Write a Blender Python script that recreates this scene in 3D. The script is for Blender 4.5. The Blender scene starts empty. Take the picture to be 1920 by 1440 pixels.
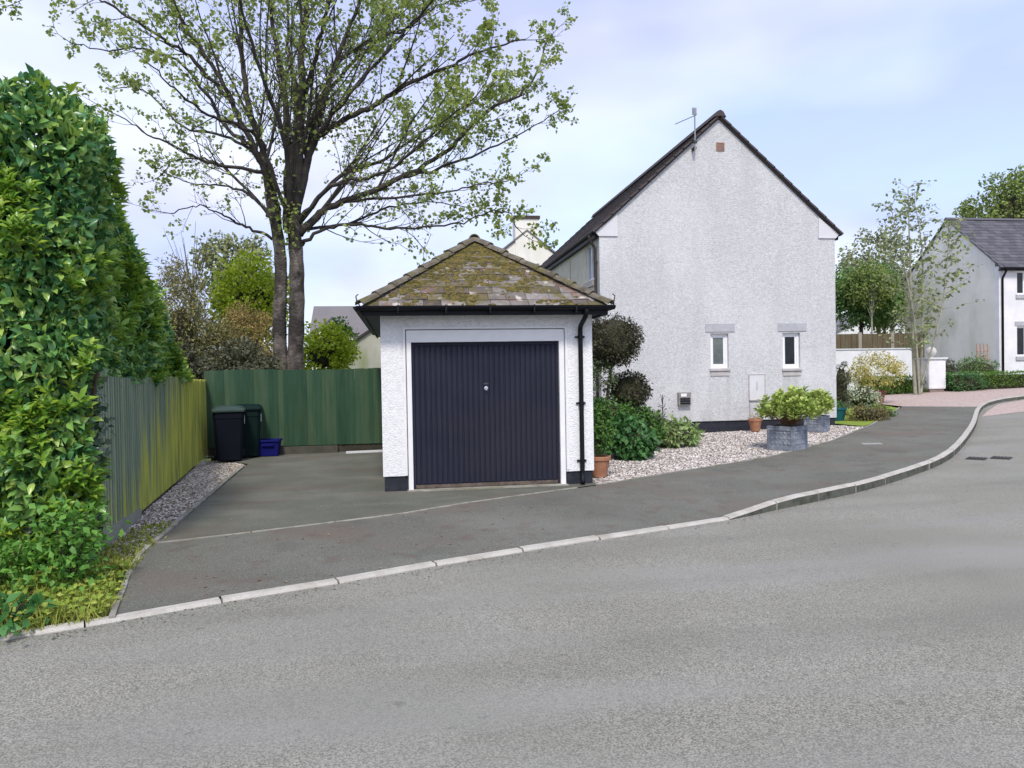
import bpy, bmesh, math, random
import numpy as np
from mathutils import Vector, Matrix, noise as mnoise

R = math.radians
rnd = random.Random(11)
rng = np.random.default_rng(7)
scene = bpy.context.scene
COL = scene.collection

# ------------------------------------------------------------------ camera, sky, sun, exposure
cam_d = bpy.data.cameras.new('camera')
cam = bpy.data.objects.new('camera', cam_d)
COL.objects.link(cam)
cam_d.sensor_width = 36.0
cam_d.lens = 26.25
cam_d.clip_start = 0.05
cam_d.clip_end = 2000
yaw, pitch, roll = R(8.45), R(0.9), R(1.0)
f_ = Vector((math.sin(yaw) * math.cos(pitch), math.cos(yaw) * math.cos(pitch), -math.sin(pitch)))
r_ = Vector((math.cos(yaw), -math.sin(yaw), 0))
u_ = r_.cross(f_)
rr = r_ * math.cos(roll) - u_ * math.sin(roll)
uu = u_ * math.cos(roll) + r_ * math.sin(roll)
m = Matrix((rr, uu, -f_)).transposed().to_4x4()
m.translation = (0, 0, 1.63)
cam.matrix_world = m
scene.camera = cam

SUN_EL, SUN_HEAD = R(52), R(190)          # elevation, compass heading towards the sun (from +Y clockwise)
world = bpy.data.worlds.new('World')
scene.world = world
world.use_nodes = True
wt = world.node_tree
wt.nodes.clear()
def wn(t, **k):
    n = wt.nodes.new(t)
    for a, b in k.items(): setattr(n, a, b)
    return n
sky = wn('ShaderNodeTexSky')
sky.sky_type = 'NISHITA'
sky.sun_disc = False
sky.sun_elevation = SUN_EL
sky.sun_rotation = SUN_HEAD
sky.air_density = 1.0
sky.dust_density = 1.5
bg1 = wn('ShaderNodeBackground'); bg1.inputs['Strength'].default_value = 0.15
wt.links.new(sky.outputs[0], bg1.inputs['Color'])
tc = wn('ShaderNodeTexCoord')
mp = wn('ShaderNodeMapping'); mp.inputs['Scale'].default_value = (1.0, 1.0, 2.6); mp.inputs['Location'].default_value = (0.35, 0.1, 0.2)
wt.links.new(tc.outputs['Generated'], mp.inputs[0])
nz = wn('ShaderNodeTexNoise'); nz.inputs['Scale'].default_value = 2.1; nz.inputs['Detail'].default_value = 5; nz.inputs['Roughness'].default_value = .5
nz.inputs['Distortion'].default_value = .25
wt.links.new(mp.outputs[0], nz.inputs['Vector'])
cr = wn('ShaderNodeValToRGB')
cr.color_ramp.elements[0].position = .30; cr.color_ramp.elements[0].color = (.55, .55, .55, 1)
cr.color_ramp.elements[1].position = .62; cr.color_ramp.elements[1].color = (1, 1, 1, 1)
wt.links.new(nz.outputs['Fac'], cr.inputs[0])
cc = wn('ShaderNodeValToRGB')                       # cloud brightness: thin lavender-grey to bright white
cc.color_ramp.elements[0].position = .43; cc.color_ramp.elements[0].color = (.47, .52, .80, 1)
cc.color_ramp.elements[1].position = .72; cc.color_ramp.elements[1].color = (.86, .88, .97, 1)
nz2 = wn('ShaderNodeTexNoise'); nz2.inputs['Scale'].default_value = 1.7; nz2.inputs['Detail'].default_value = 4
mp2 = wn('ShaderNodeMapping'); mp2.inputs['Scale'].default_value = (1.0, 1.0, 2.2); mp2.inputs['Location'].default_value = (4.2, 1.7, 0.4)
wt.links.new(tc.outputs['Generated'], mp2.inputs[0]); wt.links.new(mp2.outputs[0], nz2.inputs['Vector'])
wt.links.new(nz2.outputs['Fac'], cc.inputs[0])
bg2 = wn('ShaderNodeBackground'); bg2.inputs['Strength'].default_value = 0.64
wt.links.new(cc.outputs[0], bg2.inputs['Color'])
mx = wn('ShaderNodeMixShader')
wt.links.new(cr.outputs[0], mx.inputs[0]); wt.links.new(bg1.outputs[0], mx.inputs[1]); wt.links.new(bg2.outputs[0], mx.inputs[2])
wo = wn('ShaderNodeOutputWorld')
wt.links.new(mx.outputs[0], wo.inputs[0])

sd = bpy.data.lights.new('sun', 'SUN')
sd.energy = 1.5; sd.angle = R(10); sd.color = (1.0, .93, .82)
sun = bpy.data.objects.new('sun', sd); COL.objects.link(sun)
to_sun = Vector((math.sin(SUN_HEAD) * math.cos(SUN_EL), math.cos(SUN_HEAD) * math.cos(SUN_EL), math.sin(SUN_EL)))
sun.rotation_euler = to_sun.to_track_quat('Z', 'Y').to_euler()
sun.location = (0, -10, 30)

scene.view_settings.view_transform = 'Standard'
scene.view_settings.look = 'None'
scene.view_settings.exposure = 1.08
scene.view_settings.gamma = 1.0
scene.view_settings.use_curve_mapping = False
scene.render.engine = 'CYCLES'
scene.cycles.max_bounces = 6
scene.cycles.transparent_max_bounces = 8

# ------------------------------------------------------------------ materials
def mat(name, stops, scale=4, detail=5, rough=.8, bump=0.0, bscale=60, bdetail=3, bdist=.01, fine=None, spec=.3,
        metal=0, trans=0, island=0, objrand=0, streak=None, stretch=(1, 1, 1)):
    """Noise between colour stops, fine speckle, bump; island: random colour per loose piece."""
    M = bpy.data.materials.new(name); M.use_nodes = True
    nt = M.node_tree; N = nt.nodes; Lk = nt.links
    b = N['Principled BSDF']; out = N['Material Output']
    g = N.new('ShaderNodeNewGeometry')
    mpn = N.new('ShaderNodeMapping'); mpn.inputs['Scale'].default_value = stretch
    Lk.new(g.outputs['Position'], mpn.inputs[0])
    n1 = N.new('ShaderNodeTexNoise'); n1.inputs['Scale'].default_value = scale; n1.inputs['Detail'].default_value = detail
    n1.inputs['Roughness'].default_value = .6
    Lk.new(mpn.outputs[0], n1.inputs['Vector'])
    fac = n1.outputs['Fac']
    if island:
        mm = N.new('ShaderNodeMix'); mm.data_type = 'FLOAT'; mm.inputs[0].default_value = island
        Lk.new(fac, mm.inputs[2]); Lk.new(g.outputs['Random Per Island'], mm.inputs[3])
        fac = mm.outputs[0]
    if objrand:
        oi = N.new('ShaderNodeObjectInfo')
        mm = N.new('ShaderNodeMix'); mm.data_type = 'FLOAT'; mm.inputs[0].default_value = objrand
        Lk.new(fac, mm.inputs[2]); Lk.new(oi.outputs['Random'], mm.inputs[3])
        fac = mm.outputs[0]
    ra = N.new('ShaderNodeValToRGB'); e = ra.color_ramp.elements
    e[0].position, e[0].color = stops[0][0], (*stops[0][1], 1)
    e[1].position, e[1].color = stops[-1][0], (*stops[-1][1], 1)
    for p, c in stops[1:-1]:
        k = e.new(p); k.color = (*c, 1)
    Lk.new(fac, ra.inputs[0])
    colo = ra.outputs[0]
    if fine:                                   # (scale, dark factor, bright factor)
        n2 = N.new('ShaderNodeTexNoise'); n2.inputs['Scale'].default_value = fine[0]; n2.inputs['Detail'].default_value = 2
        Lk.new(g.outputs['Position'], n2.inputs['Vector'])
        r2 = N.new('ShaderNodeValToRGB'); q = r2.color_ramp.elements
        q[0].position = .36; q[0].color = (fine[1],) * 3 + (1,)
        q[1].position = .64; q[1].color = (fine[2],) * 3 + (1,)
        Lk.new(n2.outputs['Fac'], r2.inputs[0])
        mu = N.new('ShaderNodeMix'); mu.data_type = 'RGBA'; mu.blend_type = 'MULTIPLY'; mu.inputs[0].default_value = 1
        mu.clamp_result = False
        Lk.new(colo, mu.inputs[6]); Lk.new(r2.outputs[0], mu.inputs[7])
        colo = mu.outputs[2]
    if streak:                                 # list of (colour, scale vec, lo, hi, strength)
        for sc_, vec, lo, hi, st, *ro in streak:
            m3 = N.new('ShaderNodeMapping'); m3.inputs['Scale'].default_value = vec
            if ro: m3.inputs['Rotation'].default_value = (0, 0, ro[0])
            Lk.new(g.outputs['Position'], m3.inputs[0])
            n3 = N.new('ShaderNodeTexNoise'); n3.inputs['Scale'].default_value = 1; n3.inputs['Detail'].default_value = 5
            Lk.new(m3.outputs[0], n3.inputs['Vector'])
            mr = N.new('ShaderNodeMapRange'); mr.inputs[1].default_value = lo; mr.inputs[2].default_value = hi; mr.inputs[4].default_value = st
            Lk.new(n3.outputs['Fac'], mr.inputs[0])
            mi = N.new('ShaderNodeMix'); mi.data_type = 'RGBA'
            Lk.new(mr.outputs[0], mi.inputs[0]); Lk.new(colo, mi.inputs[6]); mi.inputs[7].default_value = (*sc_, 1)
            colo = mi.outputs[2]
    Lk.new(colo, b.inputs['Base Color'])
    b.inputs['Roughness'].default_value = rough
    b.inputs['Specular IOR Level'].default_value = spec
    b.inputs['Metallic'].default_value = metal
    if bump:
        nb = N.new('ShaderNodeTexNoise'); nb.inputs['Scale'].default_value = bscale; nb.inputs['Detail'].default_value = bdetail
        Lk.new(g.outputs['Position'], nb.inputs['Vector'])
        bp = N.new('ShaderNodeBump'); bp.inputs['Strength'].default_value = bump; bp.inputs['Distance'].default_value = bdist
        Lk.new(nb.outputs['Fac'], bp.inputs['Height']); Lk.new(bp.outputs[0], b.inputs['Normal'])
    if trans:
        t = N.new('ShaderNodeBsdfTranslucent'); Lk.new(colo, t.inputs['Color'])
        ms = N.new('ShaderNodeMixShader'); ms.inputs[0].default_value = trans
        Lk.new(b.outputs[0], ms.inputs[1]); Lk.new(t.outputs[0], ms.inputs[2]); Lk.new(ms.outputs[0], out.inputs[0])
    M['colour_socket'] = 1
    return M, colo, b, nt

def M_(*a, **k): return mat(*a, **k)[0]
def flat(name, c, rough=.6, spec=.4, metal=0, var=.12):
    a = tuple(x * (1 - var) for x in c); d = tuple(x * (1 + var) for x in c)
    return M_(name, [(.3, a), (.7, d)], scale=3, rough=rough, spec=spec, metal=metal)

asphalt = M_('road_asphalt', [(.3, (.205, .202, .172)), (.5, (.235, .231, .199)), (.7, (.265, .260, .230))], scale=.55, detail=7, rough=.93,
             bump=.4, bscale=120, bdist=.010, fine=(115, .55, 1.42), spec=.12,
             streak=[((.155, .153, .136), (.22, 1.2, 1), .50, .74, .55, -.42), ((.50, .49, .45), (140, 140, 140), .60, .70, .5), ((.07, .07, .065), (120, 120, 120), .60, .70, .55), ((.275, .268, .255), (.2, .9, 1), .50, .7, .65, -.42),
                     ((.205, .215, .18), (.3, .45, 1), .5, .72, .55), ((.10, .10, .10), (9, 9, 9), .66, .74, .5)])
tarmac = M_('pavement_tarmac', [(.3, (.122, .124, .107)), (.5, (.143, .145, .126)), (.7, (.166, .167, .147))], scale=.7, detail=7, rough=.95,
            bump=.5, bscale=110, bdist=.01, fine=(95, .68, 1.3), spec=.12,
            streak=[((.150, .118, .10), (.62, .85, 1), .50, .68, .6), ((.18, .178, .16), (.5, .7, 1), .53, .72, .5), ((.12, .085, .072), (3.5, 3.5, 1), .56, .70, .5),
                    ((.085, .088, .082), (1.3, 1.1, 1), .58, .72, .5)])
drive_m = M_('driveway_tarmac', [(.3, (.106, .111, .092)), (.5, (.130, .135, .113)), (.7, (.166, .170, .145))], scale=.9, detail=7, rough=.95,
             bump=.5, bscale=110, bdist=.01, fine=(95, .68, 1.3), spec=.12,
             streak=[((.13, .098, .084), (.7, 1.2, 1), .52, .68, .5), ((.19, .188, .165), (.6, 1.3, 1), .54, .70, .6)])
kerb_m = M_('kerb_concrete', [(.3, (.36, .34, .30)), (.6, (.48, .46, .42))], scale=5, rough=.9, bump=.3, bscale=120, fine=(140, .85, 1.1),
            streak=[((.22, .2, .15), (3, 3, 9), .58, .75, .6)])
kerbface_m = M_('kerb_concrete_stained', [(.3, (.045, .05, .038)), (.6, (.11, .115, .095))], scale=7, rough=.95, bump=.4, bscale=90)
edging_m = M_('edging_concrete', [(.3, (.20, .19, .16)), (.65, (.36, .35, .31))], scale=6, rough=.95, bump=.4, bscale=90,
              streak=[((.16, .17, .08), (4, 4, 4), .5, .68, .8)])
soil = M_('garden_soil', [(.3, (.03, .025, .018)), (.6, (.07, .065, .03)), (.75, (.05, .07, .02))], scale=3, rough=1, bump=.6, bscale=30, bdist=.04)
ground_m = M_('ground_grass', [(.3, (.05, .075, .02)), (.7, (.10, .13, .04))], scale=1.2, rough=1, bump=.6, bscale=30, bdist=.04)
lawn_m = M_('lawn_grass', [(.3, (.15, .22, .03)), (.7, (.26, .34, .05))], scale=2.5, rough=1, bump=.6, bscale=60, bdist=.03)
gravel_base = M_('gravel_bed', [(.3, (.20, .17, .15)), (.7, (.42, .38, .36))], scale=45, rough=1, bump=.9, bscale=50, bdist=.03)
pebble_m = M_('gravel_stones', [(0, (.10, .085, .08)), (.25, (.29, .25, .225)), (.5, (.47, .42, .385)), (.75, (.60, .555, .525)), (1, (.80, .775, .75))],
              island=1, rough=.85)
pebble_d = M_('gravel_stones_weathered', [(0, (.13, .10, .085)), (.3, (.32, .27, .22)), (.6, (.52, .46, .40)), (1, (.82, .77, .72))],
              island=1, rough=.9)
paver_m = M_('brick_paving', [(.3, (.36, .27, .24)), (.7, (.48, .40, .36))], scale=8, rough=.95, fine=(14, .85, 1.12), bump=.3, bscale=20)

rough_white = M_('garage_roughcast', [(.35, (.74, .745, .77)), (.6, (.86, .86, .88))], scale=16, detail=6, rough=.95, bump=.75, bscale=42, bdist=.02, spec=.1,
                 streak=[((.50, .48, .42), (2.5, 2.5, .7), .62, .8, .4)])
house_white = M_('house_pebbledash', [(.30, (.50, .505, .52)), (.5, (.56, .565, .58)), (.70, (.62, .625, .64))], scale=13, detail=8, rough=.97,
                 bump=.75, bscale=34, bdist=.022, spec=.08, fine=(26, .92, 1.05),
                 streak=[((.45, .46, .45), (2.0, 2.0, .22), .54, .76, .5), ((.74, .75, .77), (.6, .6, .4), .5, .70, .4), ((.50, .51, .50), (.5, .5, .6), .52, .72, .4)])
def wall_dirt():
    nt = house_white.node_tree; N = nt.nodes; Lk = nt.links; b = N['Principled BSDF']
    src = b.inputs['Base Color'].links[0].from_socket
    g = N.new('ShaderNodeNewGeometry'); sx = N.new('ShaderNodeSeparateXYZ'); Lk.new(g.outputs['Position'], sx.inputs[0])
    def math_(op, a, c):
        m_ = N.new('ShaderNodeMath'); m_.operation = op
        for i, q in enumerate((a, c)):
            if hasattr(q, 'node'): Lk.new(q, m_.inputs[i])
            else: m_.inputs[i].default_value = q
        return m_.outputs[0]
    def ramp(v, a, c, lo=0., hi=1.):
        r = N.new('ShaderNodeMapRange'); Lk.new(v, r.inputs[0])
        for i, q in zip((1, 2, 3, 4), (a, c, lo, hi)): r.inputs[i].default_value = q
        return r.outputs[0]
    def noise(vec, det=5):
        m_ = N.new('ShaderNodeMapping'); m_.inputs['Scale'].default_value = vec; Lk.new(g.outputs['Position'], m_.inputs[0])
        n_ = N.new('ShaderNodeTexNoise'); n_.inputs['Scale'].default_value = 1; n_.inputs['Detail'].default_value = det; Lk.new(m_.outputs[0], n_.inputs['Vector']); return n_.outputs['Fac']
    drip = ramp(noise((11, 11, .5)), .42, .62)
    tot = None
    for xa, xb, zs in ((7.33, 7.90, 1.46), (9.19, 9.76, 1.43)):       # run-off below the two sills
        k = math_('MULTIPLY', ramp(sx.outputs['X'], xa - .04, xa + .05), ramp(sx.outputs['X'], xb + .04, xb - .05))
        k = math_('MULTIPLY', k, math_('MULTIPLY', ramp(sx.outputs['Z'], zs, zs + .02, 1, 0), ramp(sx.outputs['Z'], zs - 1.0, zs)))
        tot = k if tot is None else math_('ADD', tot, k)
    foot = math_('MULTIPLY', ramp(sx.outputs['Z'], .38, .95, 1, 0), ramp(noise((3, 3, 2)), .38, .66))
    amt = math_('ADD', math_('MULTIPLY', math_('MULTIPLY', tot, drip), .38), math_('MULTIPLY', foot, .42))
    mi = N.new('ShaderNodeMix'); mi.data_type = 'RGBA'; Lk.new(amt, mi.inputs[0]); Lk.new(src, mi.inputs[6]); mi.inputs[7].default_value = (.27, .28, .25, 1)
    Lk.new(mi.outputs[2], b.inputs['Base Color'])
wall_dirt()
house_cream = M_('house_render_cream', [(.35, (.66, .63, .54)), (.65, (.76, .74, .65))], scale=3, rough=.95, bump=.4, bscale=40, bdist=.02, spec=.1)
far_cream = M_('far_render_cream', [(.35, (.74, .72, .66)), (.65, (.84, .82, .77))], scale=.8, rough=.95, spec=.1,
               streak=[((.50, .50, .42), (1.2, 1.2, .4), .52, .75, .5)])
green_cream = M_('far_render_algae', [(.35, (.50, .50, .38)), (.65, (.62, .61, .52))], scale=.8, rough=.95, spec=.1,
                 streak=[((.30, .36, .12), (1.6, 1.6, .5), .46, .70, .8)])
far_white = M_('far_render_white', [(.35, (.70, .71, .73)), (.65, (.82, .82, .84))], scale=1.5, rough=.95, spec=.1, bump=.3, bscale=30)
smooth_white = flat('smooth_white_render', (.64, .65, .68), rough=.8, var=.05)
wood_white = M_('white_painted_timber', [(.3, (.78, .78, .80)), (.7, (.85, .85, .86))], scale=6, rough=.5, spec=.4)
upvc = flat('white_upvc', (.82, .83, .85), rough=.35, var=.03)
black_plinth = M_('black_plinth_paint', [(.3, (.012, .014, .022)), (.7, (.03, .033, .045))], scale=9, rough=.6, bump=.4, bscale=60)
black_pvc = flat('black_pvc', (.006, .007, .011), rough=.5, spec=.22)
brown_pvc = flat('brown_pipe', (.045, .032, .03), rough=.5)
door_m = M_('garage_door_paint', [(.3, (.014, .017, .034)), (.7, (.022, .025, .044))], scale=2.0, rough=.6, spec=.2, bump=.06, bscale=30,
            streak=[((.027, .025, .036), (.5, .5, .9), .45, .62, .7), ((.045, .042, .05), (9, 9, .6), .60, .8, .5), ((.06, .055, .05), (5, 5, 5), .68, .78, .4)])
rust_rail = M_('door_rail', [(.3, (.07, .05, .04)), (.7, (.16, .13, .11))], scale=12, rough=.7)
chrome = flat('chrome', (.7, .7, .72), rough=.25, metal=1)
lintel_m = M_('stone_lintel', [(.3, (.36, .37, .40)), (.7, (.46, .47, .50))], scale=6, rough=.9, bump=.2, bscale=60)
sill_m = M_('stone_sill', [(.3, (.40, .38, .38)), (.7, (.52, .49, .48))], scale=6, rough=.9, bump=.2, bscale=60)
terracotta = M_('terracotta', [(.3, (.30, .13, .075)), (.7, (.43, .22, .13))], scale=7, rough=.85, bump=.15, bscale=50)
vent_m = M_('terracotta_vent', [(.3, (.24, .13, .09)), (.7, (.36, .21, .15))], scale=9, rough=.9)
slate_m, slate_c, slate_b, slate_nt = mat('mossy_slate', [(.25, (.06, .05, .047)), (.42, (.115, .095, .088)), (.55, (.165, .148, .135)), (.68, (.225, .208, .195)), (.82, (.33, .31, .29))], scale=5, detail=6, objrand=.4,
              rough=.9, bump=.6, bscale=50, bdist=.015,
              streak=[((.20, .12, .09), (3.5, 3.5, 3.5), .54, .66, .7), ((.50, .48, .45), (7, 7, 7), .62, .69, .85), ((.12, .105, .028), (3.2, 3.2, 3.2), .47, .6, .8)])
hip_m = M_('weathered_hip_tile', [(.3, (.075, .062, .045)), (.5, (.13, .115, .088)), (.7, (.20, .18, .15))], scale=7, detail=6, rough=.95, bump=.6, bscale=50, bdist=.015,
           streak=[((.11, .10, .03), (3, 3, 3), .48, .62, .75), ((.30, .28, .25), (12, 12, 12), .62, .7, .7)])
moss_m = M_('roof_moss', [(0, (.055, .05, .016)), (.4, (.105, .09, .024)), (.7, (.155, .12, .032)), (1, (.21, .155, .05))], island=.6, scale=5, rough=1, bump=.8, bscale=80, bdist=.02)
roof_dark = M_('brown_roof_tile', [(.3, (.05, .04, .042)), (.7, (.095, .08, .08))], scale=6, rough=.85, island=.5)
roof_grey = M_('grey_slate', [(.3, (.070, .070, .085)), (.7, (.115, .113, .13))], scale=2.5, rough=.8, island=.5)
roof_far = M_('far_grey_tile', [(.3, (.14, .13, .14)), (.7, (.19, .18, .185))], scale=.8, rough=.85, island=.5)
fence_green, fgc, fgb, fgn = mat('green_painted_boards', [(.25, (.022, .060, .034)), (.5, (.036, .085, .048)), (.78, (.075, .115, .065))], scale=1.6, rough=.85,
                  objrand=.35, stretch=(6, 6, .8), bump=.3, bscale=70,
                  streak=[((.045, .07, .03), (3, 3, .7), .55, .75, .6)])
post_m = M_('dark_timber', [(.3, (.03, .028, .022)), (.7, (.06, .055, .042))], scale=5, rough=.95)
bin_blue = flat('bin_navy_plastic', (.004, .006, .013), rough=.6, spec=.15)
bin_green = flat('bin_green_plastic', (.004, .016, .015), rough=.6, spec=.15)
lid_m = flat('bin_lid_plastic', (.030, .055, .045), rough=.42)
tyre_m = flat('black_rubber', (.012, .012, .012), rough=.8)
box_blue = flat('blue_box_plastic', (.006, .008, .12), rough=.6, spec=.15)
lead_m = M_('lead_planter', [(.3, (.14, .16, .20)), (.55, (.24, .265, .31)), (.75, (.40, .42, .46))], scale=11, detail=6, rough=.7, metal=.1, bump=.3, bscale=40)
teal_m = flat('teal_glaze', (.008, .09, .115), rough=.35)
redpot_m = M_('red_terracotta', [(.3, (.16, .05, .04)), (.7, (.26, .09, .06))], scale=7, rough=.8)
compost = flat('compost', (.03, .022, .016), rough=1)
grey_box = M_('grey_metal_flue', [(.3, (.20, .19, .18)), (.7, (.33, .32, .30))], scale=14, rough=.6)
alu = flat('aerial_aluminium', (.30, .31, .34), rough=.4, metal=.6)
iron = M_('cast_iron', [(.3, (.035, .035, .035)), (.7, (.08, .075, .07))], scale=12, rough=.7)
cover_m = M_('utility_cover', [(.3, (.24, .24, .23)), (.7, (.33, .33, .31))], scale=10, rough=.8)
brown_fence = M_('brown_fence_boards', [(.3, (.095, .075, .045)), (.7, (.15, .125, .075))], scale=2, stretch=(5, 5, 1), rough=.9)
orange_wood = flat('orange_trellis_wood', (.40, .25, .18), rough=.8)
bark_m = M_('grey_bark', [(.30, (.055, .047, .042)), (.5, (.125, .108, .097)), (.7, (.24, .21, .19))], scale=3.5, detail=7, rough=.95, stretch=(1, 1, .6),
            bump=1, bscale=18, bdist=.04,
            streak=[((.035, .031, .028), (1.3, 1.3, 1.5), .49, .56, .92), ((.11, .12, .06), (2, 2, .8), .55, .7, .5)])
limb_m = M_('dark_bark', [(.3, (.032, .028, .026)), (.7, (.085, .075, .066))], scale=4, rough=.95, bump=.6, bscale=25, bdist=.02)
pale_bark = M_('pale_bark', [(.3, (.24, .24, .18)), (.7, (.40, .39, .31))], scale=6, rough=.9)
stem_m = flat('shrub_stem', (.07, .05, .032), rough=.95)

def glass(name, c):
    M = flat(name, c, rough=.10, spec=.35, var=.4)
    return M
glass_green = M_('window_glass_painted_reflection', [(.35, (.05, .065, .055)), (.65, (.16, .19, .17))], scale=2.2, rough=.08, spec=.9)  # mottled green reflection of trees is put into the base colour
glass_dark = glass('window_glass_dark', (.012, .016, .018))
glass_sky = glass('window_glass_painted_sky', (.30, .36, .42))  # pale sky reflection painted as the pane's base colour

def fol(name, stops, scale=2.0, island=.55, trans=.25, rough=.5, spec=.35):
    return M_(name, stops, scale=scale, detail=3, island=island, rough=rough, spec=spec, trans=trans)
laurel_old = fol('laurel_leaf_mature', [(.1, (.026, .11, .052)), (.34, (.07, .21, .07)), (.54, (.18, .36, .085)), (.9, (.42, .54, .11))], scale=1.3, rough=.32, spec=.5, trans=.18)
laurel_new = fol('laurel_leaf_new', [(.1, (.11, .27, .035)), (.5, (.21, .38, .045)), (.9, (.40, .50, .06))], scale=1.5, rough=.35, spec=.5, trans=.3)
ivy_m = fol('ivy_leaf', [(.1, (.025, .07, .04)), (.45, (.07, .13, .075)), (.7, (.19, .24, .16)), (.95, (.46, .48, .36))], rough=.4)
nettle_m = fol('nettle_leaf', [(.1, (.06, .19, .03)), (.9, (.17, .36, .055))])
grass_m = fol('verge_grass', [(.1, (.15, .22, .03)), (.5, (.31, .36, .055)), (.9, (.50, .48, .13))], scale=5)
dock_m = fol('weed_leaf', [(.1, (.03, .13, .03)), (.9, (.10, .26, .07))])
tree_leaf = fol('maple_leaf_spring', [(.1, (.16, .22, .05)), (.45, (.27, .36, .085)), (.75, (.40, .46, .13)), (.95, (.50, .50, .17))], scale=.7, trans=.45)
ever_leaf = fol('bronze_evergreen_leaf', [(.1, (.020, .024, .012)), (.5, (.045, .048, .022)), (.8, (.085, .075, .04)), (.97, (.15, .13, .09))], scale=4, trans=.1)
sage_leaf = fol('light_shrub_leaf', [(.1, (.05, .085, .03)), (.9, (.17, .22, .10))], scale=4)
green_leaf = fol('mid_green_leaf', [(.1, (.028, .085, .016)), (.5, (.07, .17, .03)), (.9, (.17, .30, .07))], scale=4)
deep_leaf = fol('deep_green_leaf', [(.1, (.02, .085, .02)), (.5, (.055, .165, .042)), (.9, (.16, .33, .12))], scale=4)
varieg_leaf = fol('variegated_leaf', [(.1, (.12, .24, .07)), (.5, (.25, .36, .12)), (.9, (.52, .56, .32))], scale=5)
hyd_leaf = fol('hydrangea_leaf', [(.1, (.17, .28, .05)), (.5, (.38, .49, .11)), (.9, (.64, .70, .28))], scale=4, trans=.3)
olive_leaf = fol('olive_conifer_leaf', [(.1, (.12, .12, .045)), (.5, (.23, .22, .08)), (.9, (.38, .35, .14))], scale=1.5)
dark_shrub = fol('dark_shrub_leaf', [(.1, (.045, .055, .035)), (.6, (.12, .13, .075)), (.95, (.24, .24, .16))], scale=2)
rust_leaf = fol('rusty_shrub_leaf', [(.1, (.22, .18, .05)), (.5, (.38, .30, .10)), (.9, (.52, .34, .15))], scale=1.8)
lime_leaf = fol('lime_leaf', [(.1, (.17, .27, .012)), (.5, (.34, .46, .02)), (.9, (.52, .60, .06))], scale=2, trans=.35)
haze_leaf = fol('distant_leaf', [(.1, (.18, .22, .10)), (.9, (.36, .38, .18))], scale=.6)
bright_leaf = fol('distant_bright_leaf', [(.1, (.13, .20, .04)), (.9, (.28, .34, .09))], scale=.6)
cherry_leaf = fol('green_tree_leaf', [(.1, (.05, .13, .035)), (.5, (.11, .22, .05)), (.9, (.24, .36, .11))], scale=.8)
young_leaf = fol('young_tree_leaf', [(.1, (.11, .14, .07)), (.5, (.24, .30, .12)), (.9, (.42, .48, .20))], scale=.6)
maple_gold = fol('golden_maple_leaf', [(.1, (.24, .24, .035)), (.5, (.48, .44, .11)), (.9, (.68, .58, .27))], scale=2, trans=.3)
white_flower = fol('white_flowers', [(.1, (.12, .22, .07)), (.45, (.30, .38, .20)), (.6, (.68, .70, .58)), (.9, (.80, .80, .74))], scale=5, trans=.2)
box_leaf = fol('clipped_hedge_leaf', [(.1, (.035, .10, .012)), (.5, (.10, .21, .025)), (.9, (.21, .34, .05))], scale=2)
fluffy_m = fol('brown_heather', [(.1, (.09, .07, .035)), (.5, (.18, .15, .06)), (.9, (.26, .25, .09))], scale=4)
core_m = M_('inner_twigs', [(.3, (.03, .032, .018)), (.7, (.06, .06, .032))], scale=6, rough=1, bump=1, bscale=20, bdist=.08)

# ------------------------------------------------------------------ object helpers
def prop(o, label=None, cat=None, group=None, kind=None):
    if label: o['label'] = label
    if cat: o['category'] = cat
    if group: o['group'] = group
    if kind: o['kind'] = kind
    return o
def thing(name, label, cat, loc=(0, 0, 0), group=None, rotz=0, kind=None):
    o = bpy.data.objects.new(name, None); COL.objects.link(o)
    o.empty_display_size = .2
    o.location = loc; o.rotation_euler = (0, 0, rotz)
    return prop(o, label, cat, group, kind)
def origin(o):
    v = Vector((0, 0, 0))
    while o is not None:
        v += o.location; o = o.parent
    return v
def link(name, me, parent=None, M=None, smooth=False, loc=None):
    o = bpy.data.objects.new(name, me); COL.objects.link(o)
    if M and not me.materials: me.materials.append(M)
    if parent: o.parent = parent
    if loc is not None: o.location = loc
    if smooth: me.polygons.foreach_set('use_smooth', [True] * len(me.polygons))
    return o

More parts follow.
